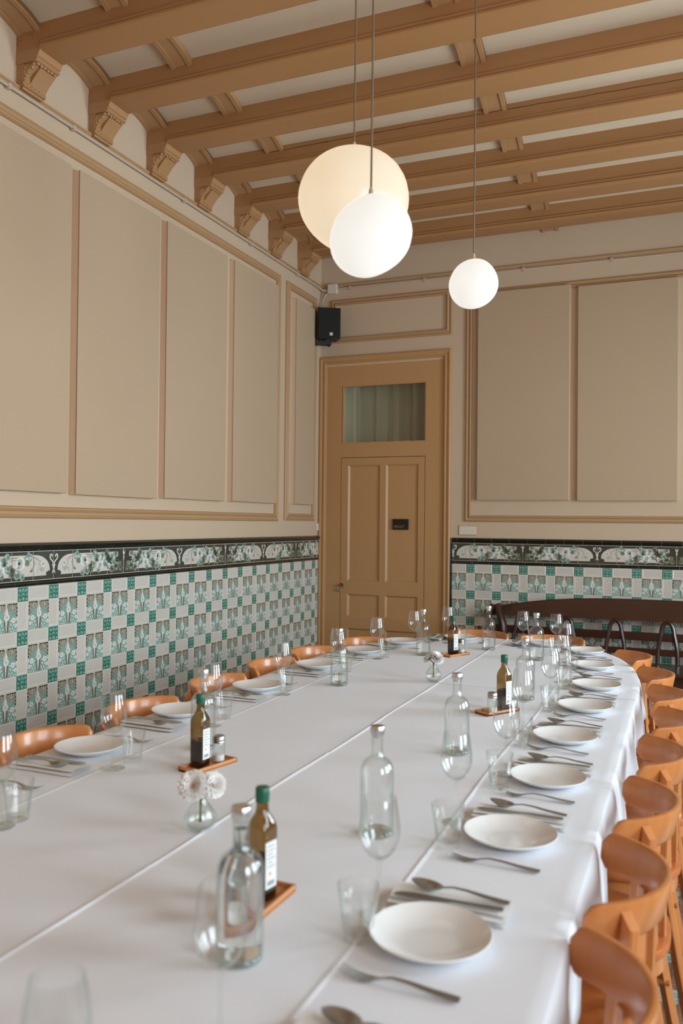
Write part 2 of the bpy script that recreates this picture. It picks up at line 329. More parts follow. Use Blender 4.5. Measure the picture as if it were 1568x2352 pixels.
def corbel_parts():
    body = MB(); cy = []                        # swept front: S-curve from the foot up to the abacus
    for i in range(13):
        t = i/12; cy.append((.030+.090*(t**2.3)+.004*math.sin(math.pi*t), 3.752+.098*t))
    outline = [(0, 3.732), (.036, 3.732), (.04, 3.738), (.04, 3.746), (.034, 3.75)]+cy+[(.124, 3.858), (0, 3.858)]
    body.prism(outline, 'y', .008, BW-.008, 0, True)
    body.box(0, .052, .002, BW-.002, 3.742, 3.916)
    plate = MB(); pl = [(x+.010+.016*math.sin(math.pi*(k+1)/12)**.8, z) for k, (x, z) in enumerate(cy[1:-1])]
    plate.prism([(x-.02, z) for x, z in cy[1:-1]]+pl[::-1], 'y', .046, BW-.004, 0, True)
    ab = MB()
    ab.prism([(0, 3.855), (.128, 3.855), (.138, 3.860), (.140, 3.868), (.134, 3.874), (.146, 3.880), (.150, 3.894), (.156, 3.900), (.160, 3.916), (0, 3.916)], 'y', -.004, BW+.004, 0)
    leaf = MB()                                 # carved acanthus curls on the side facing the room's near end
    for s, yy in ((1, .006),):
        pts = [(.058+.030*math.cos(a)*(1-.10*k/10)-.004, yy, 3.800+.046*math.sin(a)*(1-.05*k/10)) for k, a in enumerate([R(100+18*q) for q in range(11)])]
        leaf.tube(pts, [.006-.0003*i for i in range(11)], 6)
        pts = [(.078+.030*math.cos(a), yy, 3.815+.034*math.sin(a)) for a in [R(80+20*q) for q in range(9)]]
        leaf.tube(pts, .0045, 6)
        for k in range(6):
            a = R(105+28*k); ellipsoid(leaf, (.062+.026*math.cos(a), yy, 3.80+.040*math.sin(a)), (.012, .007, .006), 0, -a, 6)
        for k in range(5):
            a = R(60+30*k); ellipsoid(leaf, (.084+.020*math.cos(a), yy+.012, 3.812+.026*math.sin(a)), (.010, .012, .005), 0, -a, 6)
        leaf.tube([(.030, yy, 3.748), (.036, yy, 3.78), (.05, yy+.004, 3.815), (.075, yy+.006, 3.838), (.105, yy+.004, 3.848)], [.004, .006, .0065, .006, .004], 6)
        ellipsoid(leaf, (.105, yy+.006*s, 3.848), (.014, .012, .009), 0, 0, 6); ellipsoid(leaf, (.045, yy, 3.757), (.011, .010, .010), 0, 0, 6)
    for k in range(6): ellipsoid(leaf, (.126, .02+.024*k, 3.848-.002*(k % 2)), (.008, .012, .008), 0, 0, 6)
    for k in range(4): ellipsoid(leaf, (.050, .035+.028*k, 3.757), (.010, .014, .008), 0, 0, 6)
    return body.mesh('corbel_block', 'corbel_paint', 50), plate.mesh('scroll_plate', 'corbel_paint', 50), ab.mesh('abacus', 'corbel_paint'), leaf.mesh('acanthus_carving', 'corbel_paint')
cb = corbel_parts()
rivet = MB().lathe([(.0001, 0), (.009, 0), (.009, .004), (.004, .007), (.0001, .007)], 8).mesh('rivet', 'copper_ink')
ribm = {}
for k, y in enumerate(beams):
    b = obj('beam', bmesh_beam, ceiling, (0, y, 0))
    if k in (0, 1, 6):
        for dx, dz in ((.02, .05), (.02, .02), (.12, .05)):
            rv = obj('rivet', rivet, b, (dx, -.001, ZB+.01+dz+.02)); rv.rotation_euler = (R(90), 0, 0)
    if y > -6:
        c = obj('corbel', cb[0], ceiling, (0, y, 0))
        for nm, me in zip(('scroll_plate', 'abacus', 'acanthus_carving'), cb[1:]): obj(nm, me, c)
# long crack in the fourth beam's side
cr = MB(); pts = []
for i in range(70):
    x = .55+3.6*i/69; pts.append((x, beams[3]-.0006, ZS-.022+.010*math.sin(x*1.1)+.004*noise.noise((x*9, 0, 0))))
for i in range(69):
    w = .0014+.0016*abs(noise.noise((i*.7, 3, 0))); a, b = pts[i], pts[i+1]
    cr.add([(a[0], a[1], a[2]-w), (b[0], b[1], b[2]-w), (b[0], b[1], b[2]+w), (a[0], a[1], a[2]+w)], [(0, 1, 2, 3)])
ck = obj('paint_crack', cr.mesh('paint_crack', 'dark_line'), ceiling)
for a, b in bays:
    if a < -7: continue
    for x0, x1 in RIBX:
        key = (round(b-a, 3), round(x1-x0, 3))
        if key not in ribm: ribm[key] = rib_mesh(0, b-a, x1-x0)
        obj('rib', ribm[key], ceiling, (x0, a, 0))

# ------------------------------------------------------------------ wall mouldings
def frame_mesh(u0, u1, z0, z1, w, wall, open_bottom=False, prof=None, matn='trim_paint'):
    """mitred moulding frame on the left wall (u = y, outwards +x) or the back wall (u = x, outwards -y)"""
    prof = prof or [(0, .0), (0, .012), (.10, .020), (.22, .022), (.30, .016), (.55, .014), (.62, .020), (.78, .026), (.90, .024), (1, .010), (1, 0)]
    m = MB(); loops = []
    for t, d in prof:
        o = t*w; zb = z0 if open_bottom else z0+o
        loops.append([(p[0], d, p[1]) for p in ((u0+o, zb), (u1-o, zb), (u1-o, z1-o), (u0+o, z1-o))])
    vs = [(d, u, z) if wall == 'left' else (u, -d, z) for lp in loops for u, d, z in lp]; fs = []
    for i in range(len(loops)-1):
        for j in range(4):
            if open_bottom and j == 0: continue
            fs.append((4*i+j, 4*i+(j+1) % 4, 4*i+4+(j+1) % 4, 4*i+4+j))
    m.add(vs, fs); return m.mesh('moulding_frame', matn)
for fr in ((-7.4, -.872, 1.530, 3.612, .062), (-.748, -.124, 1.538, 3.604, .060)):
    obj('moulding_frame', frame_mesh(*fr, 'left'), wall_left)
for fr in ((.115, 1.276, 3.198, 3.604, .052), (1.403, 5.1, 1.543, 3.564, .054)):
    obj('moulding_frame', frame_mesh(*fr, 'back'), wall_back)
rail = [(0, 3.728), (.010, 3.728), (.016, 3.736), (.022, 3.738), (.024, 3.746), (.018, 3.750), (0, 3.752)]
obj('picture_rail', MB().prism([(x, z) for x, z in rail], 'y', -9.0, -.002).mesh('picture_rail', 'trim_paint'), wall_left)
obj('picture_rail', MB().prism([(-x, z) for x, z in rail], 'x', .002, ROOM_X).mesh('picture_rail', 'trim_paint'), wall_back)
baseb = [(0, 0), (.02, 0), (.02, .09), (.014, .11), (0, .11)]

# ------------------------------------------------------------------ dado tiles
S, H = .152, .076                      # tile and half tile
GAP = .0018
def tile_base(m, w, h, bevel=.0035, mi=0, depth=.0):
    """local frame: x across, z up, -y out of the wall; front face at y = -.008"""
    a, b = w/2-GAP/2, h/2-GAP/2; f = -.009
    vs = [(-a, 0, -b), (a, 0, -b), (a, 0, b), (-a, 0, b), (-a, f+.002, -b), (a, f+.002, -b), (a, f+.002, b), (-a, f+.002, b)]
    c, d = a-bevel, b-bevel; vs += [(-c, f, -d), (c, f, -d), (c, f, d), (-c, f, d)]
    fs = [(i, (i+1) % 4, 4+(i+1) % 4, 4+i) for i in range(4)]+[(4+i, 4+(i+1) % 4, 8+(i+1) % 4, 8+i) for i in range(4)]+[(8, 9, 10, 11)]
    m.add(vs, fs, mi)
def white_tile(w, h):
    m = MB(); a, b = w/2-GAP/2, h/2-GAP/2; lv = [(0, 0), (0, -.007), (.003, -.009), (.009, -.0085), (.013, -.0068)]
    vs = []; fs = []
    for o, y in lv: vs += [(-a+o, y, -b+o), (a-o, y, -b+o), (a-o, y, b-o), (-a+o, y, b-o)]
    for i in range(len(lv)-1): fs += [(4*i+j, 4*i+(j+1) % 4, 4*i+4+(j+1) % 4, 4*i+4+j) for j in range(4)]
    fs.append(tuple(4*len(lv)-4+j for j in range(4))); return m.add(vs, fs).mesh('white_tile', 'tile_white')
class Inlay:
    """flat coloured glaze areas laid on a tile's face, each a hair above the last"""
    def __init__(s, m, x0, z0, w, h, clip): s.m = m; s.o = (x0, z0, w, h); s.k = 0; s.c = clip
    def poly(s, pts, mi):
        P = list(pts)
        for ax, lim, sg in ((0, s.c[0], 1), (0, s.c[1], -1), (1, s.c[2], 1), (1, s.c[3], -1)):
            out = []
            for i in range(len(P)):
                a, b = P[i], P[(i+1) % len(P)]; da, db = sg*(a[ax]-lim), sg*(b[ax]-lim)
                if da >= 0: out.append(a)
                if (da < 0) != (db < 0) and abs(da-db) > 1e-9:
                    t = da/(da-db); out.append((a[0]+(b[0]-a[0])*t, a[1]+(b[1]-a[1])*t))
            P = out
            if len(P) < 3: return
        s.k += 1; y = -.0091-.00004*s.k; x0, z0, w, h = s.o
        s.m.poly([(x0+p[0]*w, y, z0+p[1]*h) for p in P], mi)
    def blob(s, c, r, mi, n=10, jag=0., seed=0, asp=1., rot=0.):
        rnd = random.Random(seed); pts = []
        for i in range(n):
            a = 2*math.pi*i/n; q = r*(1-jag*(i % 2))*(1-.25*jag*rnd.random()); x, y = q*math.cos(a)*asp, q*math.sin(a)
            pts.append((c[0]+x*math.cos(rot)-y*math.sin(rot), c[1]+x*math.sin(rot)+y*math.cos(rot)))
        s.poly(pts, mi)
    def leaf(s, c, r, mi, n=10, jag=0., seed=0, asp=1., rot=0.):
        rnd = random.Random(seed); L_ = rnd.choice((5, 6, 7)); ph = rnd.uniform(0, 6.28); pts = []; m = 28
        for i in range(m):
            a = 2*math.pi*i/m; q = r*(1-jag*.95*(.5+.5*math.cos(L_*a+ph))**1.6)*(1-.10*rnd.random()); x, y = q*math.cos(a)*asp, q*math.sin(a)
            pts.append((c[0]+x*math.cos(rot)-y*math.sin(rot), c[1]+x*math.sin(rot)+y*math.cos(rot)))
        s.poly(pts, mi)
        if jag and r > .12:                       # inner shade, midrib and a pale turned-over edge
            sh = {2: 3, 3: 0, 6: 4, 5: 0}.get(mi, mi); b = rnd.uniform(0, 6.28); d = (math.cos(b), math.sin(b))
            s.poly([(c[0]+(p[0]-c[0])*.52+d[0]*r*.20, c[1]+(p[1]-c[1])*.52+d[1]*r*.20) for p in pts[::2]], sh)
            s.poly([(c[0]+(p[0]-c[0])*.30-d[0]*r*.34, c[1]+(p[1]-c[1])*.30-d[1]*r*.34) for p in pts[::2]], {2: 6, 3: 2, 6: 1, 5: 2}.get(mi, mi))
            s.stroke([(c[0]-d[0]*r*.6, c[1]-d[1]*r*.6), (c[0]+d[0]*r*.5, c[1]+d[1]*r*.5)], .014, 3)
    def stroke(s, pts, w, mi):
        for i in range(len(pts)-1):
            a, b = Vector(pts[i]), Vector(pts[i+1]); d = (b-a).normalized(); nn = Vector((-d.y, d.x))*w/2; e = d*w*.2
            s.poly([tuple(a-e+nn), tuple(a-e-nn), tuple(b+e-nn), tuple(b+e+nn)], mi)
def flower_tile():
    m = MB(); tile_base(m, S, S, .003)
    I = Inlay(m, 0, 0, S-.002, S-.002, (-.49, .49, -.49, .49))
    OL, DK, TE, WH, PK = 1, 2, 3, 4, 5
    for s in (-1, 1):
        I.poly([(s*.025, .49), (s*.49, .49), (s*.49, .02), (s*.44, .06), (s*.40, .02), (s*.30, .14), (s*.20, .16), (s*.09, .22), (s*.03, .36)], OL)
        for k in range(4):                                     # dark toothed tips along the top and side edges
            x = .08+.105*k; I.poly([(s*x, .49), (s*(x+.085), .49), (s*(x+.075), .435), (s*(x+.045), .455), (s*(x+.015), .43)], DK)
        for k in range(3):
            z = .37-.13*k; I.poly([(s*.49, z), (s*.49, z-.09), (s*.44, z-.07), (s*.455, z-.045), (s*.435, z-.015)], DK)
        for a in (24, 48, 72):                              # pale radiating veins
            c, d = math.cos(R(a)), math.sin(R(a)); I.stroke([(s*(.08+.20*c), .08+.20*d), (s*(.08+.40*c), .08+.40*d)], .010, 0)
        I.stroke([(s*.27, .45), (s*.265, .30)], .022, 0)
        I.blob((s*.21, .10), .17, TE, 14, .28, 3); I.blob((s*.34, .0), .12, TE, 12, .25, 5)
        I.poly([(s*.06, .0), (s*.20, -.02), (s*.34, -.02), (s*.48, -.12), (s*.49, -.49), (s*.10, -.49)], TE)
        for (x, z, r, ro) in ((.20, -.22, .055, 60), (.15, -.36, .05, 75), (.27, -.36, .05, 110), (.22, -.45, .045, 40), (.34, -.44, .045, 120), (.44, -.43, .04, 80), (.31, -.25, .045, 130), (.18, -.10, .04, 20)):
            I.blob((s*x, z), r, WH, 6, 0, 1, .45, R(s*(90-ro)))
        I.poly([(s*.02, -.49), (s*.075, -.49), (s*.115, -.10), (s*.055, -.06)], OL); I.stroke([(s*.03, -.48), (s*.075, -.10)], .02, DK)
        for (x, z, r) in ((.31, -.085, .105), (.415, -.27, .075)):
            I.blob((s*x, z), r, WH, 16, .12, 2); I.blob((s*x, z), r*.45, PK, 8)
    I.poly([(0, .36), (.055, .23), (.045, .15), (-.045, .15), (-.055, .23)], WH)
    I.blob((0, .04), .135, WH, 18, .12, 4); I.blob((0, .04), .062, PK, 10)
    return m.mesh('flower_tile', ['tile_white', 'tile_olive', 'tile_dark', 'tile_foliage', 'tile_petal', 'tile_pink'])
def green_tile():
    m = MB(); tile_base(m, H, H, .0025)
    I = Inlay(m, 0, 0, H-.002, H-.002, (-.47, .47, -.47, .47))
    for s in (-1, 1):
        I.blob((s*.30, .30), .13, 1, 10, .35, 1); I.blob((s*.36, -.02), .09, 1, 8, .3, 2); I.blob((s*.32, -.34), .12, 1, 10, .35, 3)
        I.stroke([(s*.04, .10), (s*.16, -.08)], .05, 1); I.blob((s*.15, .22), .07, 1, 8, .3, 5)
    I.blob((0, .32), .13, 1, 12, .3, 6); I.blob((0, -.30), .14, 1, 7, .2, 7); I.blob((0, .02), .06, 1, 6)
    return m.mesh('green_tile', ['tile_teal', 'tile_teal_light'])
def frieze_tiles():
    """half a repeat is four tiles wide; the other half is its mirror image"""
    out = []
    arch = [(.28, .14), (.22, .24), (.20, .36), (.22, .48), (.28, .60), (.38, .70), (.52, .79), (.70, .85), (.95, .875)]
    for flip in (0, 1):
        row = []
        for k in range(4):
            m = MB(); FH = .152; tile_base(m, S, FH, .002)
            sx = -1 if flip else 1
            class F(Inlay):
                def poly(s, pts, mi): super().poly([(p[0], p[1]) for p in pts], mi)
            I = Inlay(m, -sx*(k+.5)*S, -FH/2, sx*S, FH, (k+.008, k+.992, .008, .992))
            CR, TE, OL, GR, DP, DK, WH = 1, 2, 3, 4, 5, 0, 6
            I.poly(arch+[(3.72, .875), (3.66, .80), (3.62, .60), (3.70, .44), (3.60, .22), (3.66, .14)], CR)
            I.blob((.30, .20), .085, DK, 12); I.blob((.25, .26), .05, DK, 10)                     # foot scrolls of the dark bracket
            # heart-shaped scroll at the main divider
            I.poly([(0, .28), (.075, .18), (.07, .26), (.05, .30), (0, .36)], WH); I.poly([(0, .30), (.04, .36), (.055, .46), (.09, .50), (.0, .56)], WH)
            I.stroke([(.01, .54), (.07, .64), (.15, .70), (.20, .78), (.18, .86), (.12, .88), (.085, .84), (.10, .79)], .045, WH)
            # drooping pale tulip
            I.leaf((.60, .50), .20, GR, 14, .12, 2, .9); I.leaf((.56, .54), .15, WH, 12, .1, 3, .8, .3); I.leaf((.68, .46), .13, CR, 10, .15, 4, .6, 1.2)
            I.stroke([(.74, .40), (.80, .30), (.78, .22)], .03, GR); I.leaf((.58, .36), .11, GR, 12, .3, 6)
            I.stroke([(.72, .66), (.88, .76), (1.08, .80)], .022, OL); I.stroke([(.98, .66), (.94, .56), (1.02, .46), (1.06, .38)], .02, OL)
            I.leaf((1.10, .33), .09, OL, 8, .2, 3, .6, 1.1); I.leaf((1.08, .38), .06, TE, 7, 0, 3, .6, 1.1)
            # leaves and daisies
            I.leaf((1.22, .80), .20, TE, 14, .35, 8); I.leaf((1.32, .68), .20, TE, 16, .3, 9); I.leaf((1.30, .60), .12, OL, 12, .3, 10)
            I.leaf((1.62, .60), .25, WH, 16, .2, 11); I.leaf((1.72, .45), .16, WH, 12, .2, 12); I.leaf((1.68, .60), .075, DP, 9, .3, 13)
            I.stroke([(1.75, .80), (2.1, .78)], .025, OL); I.stroke([(1.75, .72), (2.1, .70)], .02, OL)
            I.leaf((1.55, .14), .15, TE, 14, .35, 14); I.leaf((1.80, .24), .20, TE, 14, .3, 15, 1.3, .5); I.leaf((2.05, .36), .20, OL, 14, .3, 16, 1.3, .6)
            I.leaf((2.02, .20), .14, OL, 12, .35, 17); I.leaf((2.20, .42), .14, TE, 12, .3, 18)
            I.leaf((2.22, .84), .15, TE, 12, .35, 19); I.leaf((2.36, .68), .20, TE, 14, .3, 20); I.leaf((2.34, .60), .10, DP, 10, .35, 21)
            I.leaf((2.52, .34), .22, WH, 14, .25, 22, 1.2, .9); I.leaf((2.62, .60), .18, WH, 14, .25, 23); I.leaf((2.46, .20), .14, TE, 12, .35, 24); I.leaf((2.70, .78), .13, TE, 12, .35, 25)
            I.leaf((2.95, .82), .18, OL, 14, .35, 26); I.leaf((3.10, .48), .30, DP, 16, .3, 27); I.leaf((2.86, .44), .16, TE, 12, .3, 28); I.leaf((3.30, .64), .22, TE, 14, .3, 29)
            I.leaf((3.12, .32), .16, WH, 12, .3, 30, .7, .8); I.leaf((3.36, .42), .17, TE, 14, .35, 31); I.leaf((3.02, .66), .12, DK, 10, .3, 32); I.leaf((3.16, .58), .09, DK, 10, .3, 33)
            I.leaf((3.24, .18), .17, OL, 14, .4, 34); I.leaf((3.52, .26), .20, OL, 14, .4, 35); I.leaf((3.58, .56), .14, DK, 12, .35, 36); I.leaf((3.50, .80), .12, OL, 12, .35, 37)
            I.leaf((3.72, .84), .09, DK, 10); I.leaf((3.80, .20), .14, OL, 12, .4, 38); I.leaf((3.76, .40), .12, OL, 12, .4, 39)
            # slim inner divider
            I.poly([(4, .60), (3.93, .52), (3.97, .58), (3.965, .70), (4, .76)], WH); I.poly([(4, .80), (3.92, .92), (3.93, .82), (3.95, .76), (4, .74)], WH)
            row.append(m.mesh('frieze_tile', ['frieze_ground', 'frieze_cream', 'frieze_teal', 'frieze_olive', 'frieze_grey', 'frieze_deep', 'tile_petal']))
        out.append(row)
    return out
def rail_tile(prof, name):
    m = MB(); a = S/2-GAP/2; m.prism([(-p[0], p[1]) for p in prof], 'x', -a, a, 0, True)
    # prism 'x' takes (y, z): profile x becomes -y, out of the wall
    return m.mesh(name, 'tile_rail', 28)
CAPP = [(0, .0), (.010, .0), (.012, .004), (.010, .009), (.020, .012), (.027, .019), (.029, .027), (.026, .034), (.019, .038), (.019, .041), (.014, .044), (0, .044)]
LOWP = [(0, 0), (.008, 0), (.014, .005), (.017, .013), (.015, .022), (.009, .028), (0, .028)]
T = dict(flower=flower_tile(), green=green_tile(), wh=white_tile(S, H), wv=white_tile(H, S), cap=rail_tile(CAPP, 'cap_tile'), low=rail_tile(LOWP, 'rail_tile'))
FT = frieze_tiles()
def cut(me, x0, x1):
    c = me.copy(); bm = bmesh.new(); bm.from_mesh(c)
    for p, nn in ((x0, (-1, 0, 0)), (x1, (1, 0, 0))):
        bmesh.ops.bisect_plane(bm, geom=bm.verts[:]+bm.edges[:]+bm.faces[:], plane_co=(p, 0, 0), plane_no=nn, clear_outer=True)
    bm.to_mesh(c); bm.free(); return c
Z1 = 1.132; PP = S+H
def dado(wall, which, u_green, k0, k1, u_min, u_max, ind_min, ind_max, fr_heart):
    """u runs along the wall; tiles between ind_min and ind_max are separate parts, the rest one joined part"""
    rz = R(90) if which == 'left' else 0.; stuff = MB(); smats = []
    def mi_of(me):
        r = []
        for mt in me.materials:
            if mt.name not in smats: smats.append(mt.name)
            r.append(smats.index(mt.name))
        return r
    def put(name, me, u, z, half, single=True):
        a, b = u-half, u+half
        if b <= u_min+.004 or a >= u_max-.004: return
        if a < u_min-1e-4 or b > u_max+1e-4: me = cut(me, max(a, u_min)-u, min(b, u_max)-u)
        loc = (0, u, z) if which == 'left' else (u, 0, z)
        if single and ind_min <= u <= ind_max: obj(name, me, wall, loc, rz)
        else:
            mm = mi_of(me); M = Matrix.Translation(loc) @ Matrix.Rotation(rz, 4, 'Z')
            vs = [M @ v.co for v in me.vertices]
            o = len(stuff.v); stuff.v += [tuple(v) for v in vs]
            for p in me.polygons: stuff.f.append([i+o for i in p.vertices]); stuff.m.append(mm[p.material_index]); stuff.sm.append(False)
    for k in range(k0, k1):
        u = u_green+PP*k; f = u-PP/2
        for j in range(5):
            z = Z1-PP*j; one = j < 4
            put('green_tile', T['green'], u, z, H/2, one); put('white_tile', T['wh'], f, z, S/2, one)
            put('flower_tile', T['flower'], f, z-PP/2, S/2, one); put('white_tile', T['wv'], u, z-PP/2, H/2, one)
    n0 = int((u_min-fr_heart)/S)-2; n1 = int((u_max-fr_heart)/S)+2
    for k in range(n0, n1):
        u = fr_heart+S*(k+.5); q = k % 8; me = FT[0][q] if q < 4 else FT[1][7-q]
        put('frieze_tile', me, u, 1.2005+.077, S/2); put('cap_tile', T['cap'], u+.04, 1.356, S/2); put('rail_tile', T['low'], u+.02, 1.1715, S/2)
    if stuff.v:
        o = obj('dado_tiling', stuff.mesh('dado_tiling', smats), wall); o['kind'] = 'stuff'; o['label'] = 'further green and white wall tiles'
    g = .0072; b = MB()
    if which == 'left': b.box(0, g, u_min, u_max, 0, 1.395)
    else: b.box(u_min, u_max, -g, 0, 0, 1.395)
    for P, z in ((CAPP, 1.356), (LOWP, 1.1715)):
        q = [(max(0, x-.0012), .022+(h-.022)*.94 if P is CAPP else .014+(h-.014)*.92) for x, h in P]
        b.prism([(x if which == 'left' else -x, z+h) for x, h in q], 'y' if which == 'left' else 'x', u_min, u_max)
    obj('grout_bed', b.mesh('grout_bed', 'grout'), wall)
dado(wall_left, 'left', -3.7787, -20, 18, -8.2, -.032, -4.35, 0, -3.556)
dado(wall_back, 'back', 1.4557, 0, 17, 1.290, 5.28, 1.2, 3.45, 1.300)
# dark upright edging where the back wall's tiles meet the door casing
e_me = MB().prism([(-p[0]*.9, p[1]-.022) for p in CAPP], 'x', -S/2+GAP/2, S/2-GAP/2, 0, True).mesh('edging_tile', 'tile_rail', 28)
for k in range(9):
    o = obj('edging_tile', e_me, wall_back, (1.269, 0, 1.36-S/2-S*k)); o.rotation_euler = (0, R(90), 0)

# ------------------------------------------------------------------ door
door = struct('door_1', frame_mesh(.004, 1.273, 0, 3.070, .070, 'back', True, [(0, 0), (0, .026), (.14, .032), (.30, .030), (.36, .022), (.60, .020), (.66, .026), (.80, .026), (.86, .014), (1, .010), (1, -.06)], 'door_paint'), 'tall ochre door with a glazed transom in the corner')
LX0, LX1, LZ = .224, 1.031, 2.124; TX0, TX1, TZ0, TZ1 = .226, 1.038, 2.256, 2.800
fb = MB().box(DX0, LX0-.004, .0, .05, 0, DZ).box(LX1+.004, DX1, 0, .05, 0, DZ).box(LX0-.004, LX1+.004, 0, .05, LZ+.005, TZ0).box(LX0-.004, LX1+.004, 0, .05, TZ1, DZ)
obj('door_frame', fb.mesh('door_frame', 'door_paint'), door)
for a, b in ((DX0+.002, .006), (DX1-.008, .006)):
    obj('casing_joint', MB().box(a, a+b, -.0015, .0, .02, DZ-.005).mesh('casing_joint', 'door_paint'), door)
gb = MB(); q = .012
for x0, x1, z0, z1 in ((TX0, TX0+q, TZ0, TZ1), (TX1-q, TX1, TZ0, TZ1), (TX0+q, TX1-q, TZ0, TZ0+q), (TX0+q, TX1-q, TZ1-q, TZ1)): gb.box(x0, x1, .006, .03, z0, z1)
obj('glazing_bead', gb.mesh('glazing_bead', 'door_paint'), door)
obj('pane', MB().box(TX0+.005, TX1-.005, .030, .034, TZ0+.005, TZ1-.005).mesh('pane', 'transom_pane'), door, )
# leaf: stiles and rails with bevelled recessed panels
XS = [(LX0+.001, .292), (.606, .664), (.972, LX1-.001)]; ZR = [(.004, .16), (.548, .656), (.864, .985), (2.058, LZ)]
leaf = MB()
for a, b in XS: leaf.box(a, b, .0, .036, .004, LZ)
for x0, x1 in ((.292, .606), (.664, .972)):
    for a, b in ZR: leaf.box(x0, x1, .0, .036, a, b)
lf = obj('door_leaf', leaf.mesh('door_leaf', 'door_paint'), door)
for x0, x1 in ((.292, .606), (.664, .972)):
    for a, b in ((.16, .548), (.656, .864), (.985, 2.058)):
        m = MB(); v = []; c = .016
        for o, y in ((0, .0), (c*.3, .004), (c, .016)): v += [(x0+o, y, a+o), (x1-o, y, a+o), (x1-o, y, b-o), (x0+o, y, b-o)]
        fs = [(4*i+j, 4*i+(j+1) % 4, 4*i+4+(j+1) % 4, 4*i+4+j) for i in range(2) for j in range(4)]+[(8, 9, 10, 11)]
        obj('door_panel', m.add(v, fs).mesh('door_panel', 'door_paint'), lf)
obj('door_gap', MB().box(LX0-.004, LX0+.001, .012, .03, .004, LZ+.005).box(LX1-.001, LX1+.004, .012, .03, .004, LZ+.005).box(LX0, LX1, .012, .03, LZ, LZ+.005).mesh('door_gap', 'dark_line'), door)
hd = MB().tube([(.236, -.002, .945), (.236, -.03, .945)], .008, 8).tube([(.236, -.03, .945), (.246, -.034, .943), (.262, -.034, .928), (.272, -.034, .918)], [.006, .0055, .004, .004], 8)
ellipsoid(hd, (.236, -.032, .948), (.013, .013, .013)); hd.lathe([(.018, -.001), (.018, .004)], 12, 0, (0, 0))
for i in range(len(hd.v)-24, len(hd.v)): x, y, z = hd.v[i]; hd.v[i] = (.236+x, -z, .945+y)
obj('door_handle', hd.mesh('door_handle', 'brass'), lf)
bt = MB().cbox(.178, .236, -.012, 0, .884, .908, .003).tube([(.158, -.012, .896), (.215, -.012, .896)], .005, 8); ellipsoid(bt, (.226, -.018, .896), (.009, .009, .009))
obj('door_bolt', bt.mesh('door_bolt', 'tile_olive'), door)
# the unlit back room seen through the transom: hung grey-green drape and an upright
dr = MB(); n = 90; vs = []; fs = []
for i in range(n+1):
    x = -.1+1.7*i/n; y = .50+.035*math.sin(i*.62)+.02*math.sin(i*.23+1); vs += [(x, y, 1.7), (x, y, 3.2)]
for i in range(n): fs.append((2*i, 2*i+2, 2*i+3, 2*i+1))
tag(obj('curtain', dr.add(vs, fs, 0, True).mesh('curtain', 'drape_green', 80)), 'dim grey-green curtain hanging behind the door transom glass', 'curtain')
struct('wall_vestibule', MB().box(-.3, 1.9, 1.2, 1.3, 0, 3.6).box(-.4, -.3, .2, 1.3, 0, 3.6).box(1.9, 2.0, .2, 1.3, 0, 3.6).box(-.4, 2.0, .2, 1.3, 3.5, 3.6).mesh('wall_vestibule', 'rear_plaster'), 'dim room behind the door')
# PRIVAT plate
sg = thing('door_sign', (.809, -.001, 1.5125), 'small black door sign lettered PRIVAT in copper', 'sign')
obj('plate', MB().cbox(-.075, .075, -.004, .001, -.0485, .0485, .001).mesh('plate', 'sign_black'), sg)
tcu = bpy.data.curves.new('lettering', 'FONT'); tcu.body = 'PRIVAT'; tcu.size = .037; tcu.extrude = .0004; tcu.align_x = 'LEFT'
to = bpy.data.objects.new('tmp', tcu); col.objects.link(to); dg = bpy.context.evaluated_depsgraph_get(); tme = bpy.data.meshes.new_from_object(to.evaluated_get(dg)); bpy.data.objects.remove(to)
tme.materials.clear(); tme.materials.append(MATS['copper_ink'])
lt = obj('lettering', tme, sg, (-.066, -.0046, -.034)); lt.rotation_euler = (R(90), 0, 0); lt.scale = (.86, 1, 1)

# ------------------------------------------------------------------ padded wall panels
def wall_panel(a, b, z0, z1, wall, label, d=.05):
    if wall == 'left': t = thing('acoustic_panel', (0, (a+b)/2, z0), label, 'wall panel', None, R(90)); w = b-a
    else: t = thing('acoustic_panel', ((a+b)/2, 0, z0), label, 'wall panel'); w = b-a
    h = z1-z0
    obj('core', MB().box(-w/2, w/2, -d+.006, -.0, 0, h).mesh('core', 'panel_edge_lit'), t)
    obj('fabric_face', MB().cbox(-w/2, w/2, -d, -d+.012, 0, h, .004).mesh('fabric_face', 'panel_fabric'), t)
wall_panel(-4.285, -3.505, 1.668, 3.482, 'left', 'cream padded wall panel nearest the viewer, cut off by the picture edge')
wall_panel(-3.435, -2.665, 1.664, 3.482, 'left', 'cream padded wall panel with a dark shadow gap along its near edge')
wall_panel(-2.582, -1.812, 1.672, 3.486, 'left', 'cream padded wall panel between two like panels on the tiled wall')
wall_panel(-1.705, -.975, 1.676, 3.492, 'left', 'cream padded wall panel at the far end of the wide moulding frame')
wall_panel(-.627, -.240, 1.682, 3.478, 'left', 'narrow cream padded wall panel in the slim corner frame below the speaker')
wall_panel(1.515, 2.290, 1.728, 3.530, 'back', 'cream padded panel on the end wall next to the door')
wall_panel(2.356, 3.128, 1.722, 3.506, 'back', 'cream padded panel on the end wall farthest from the door')

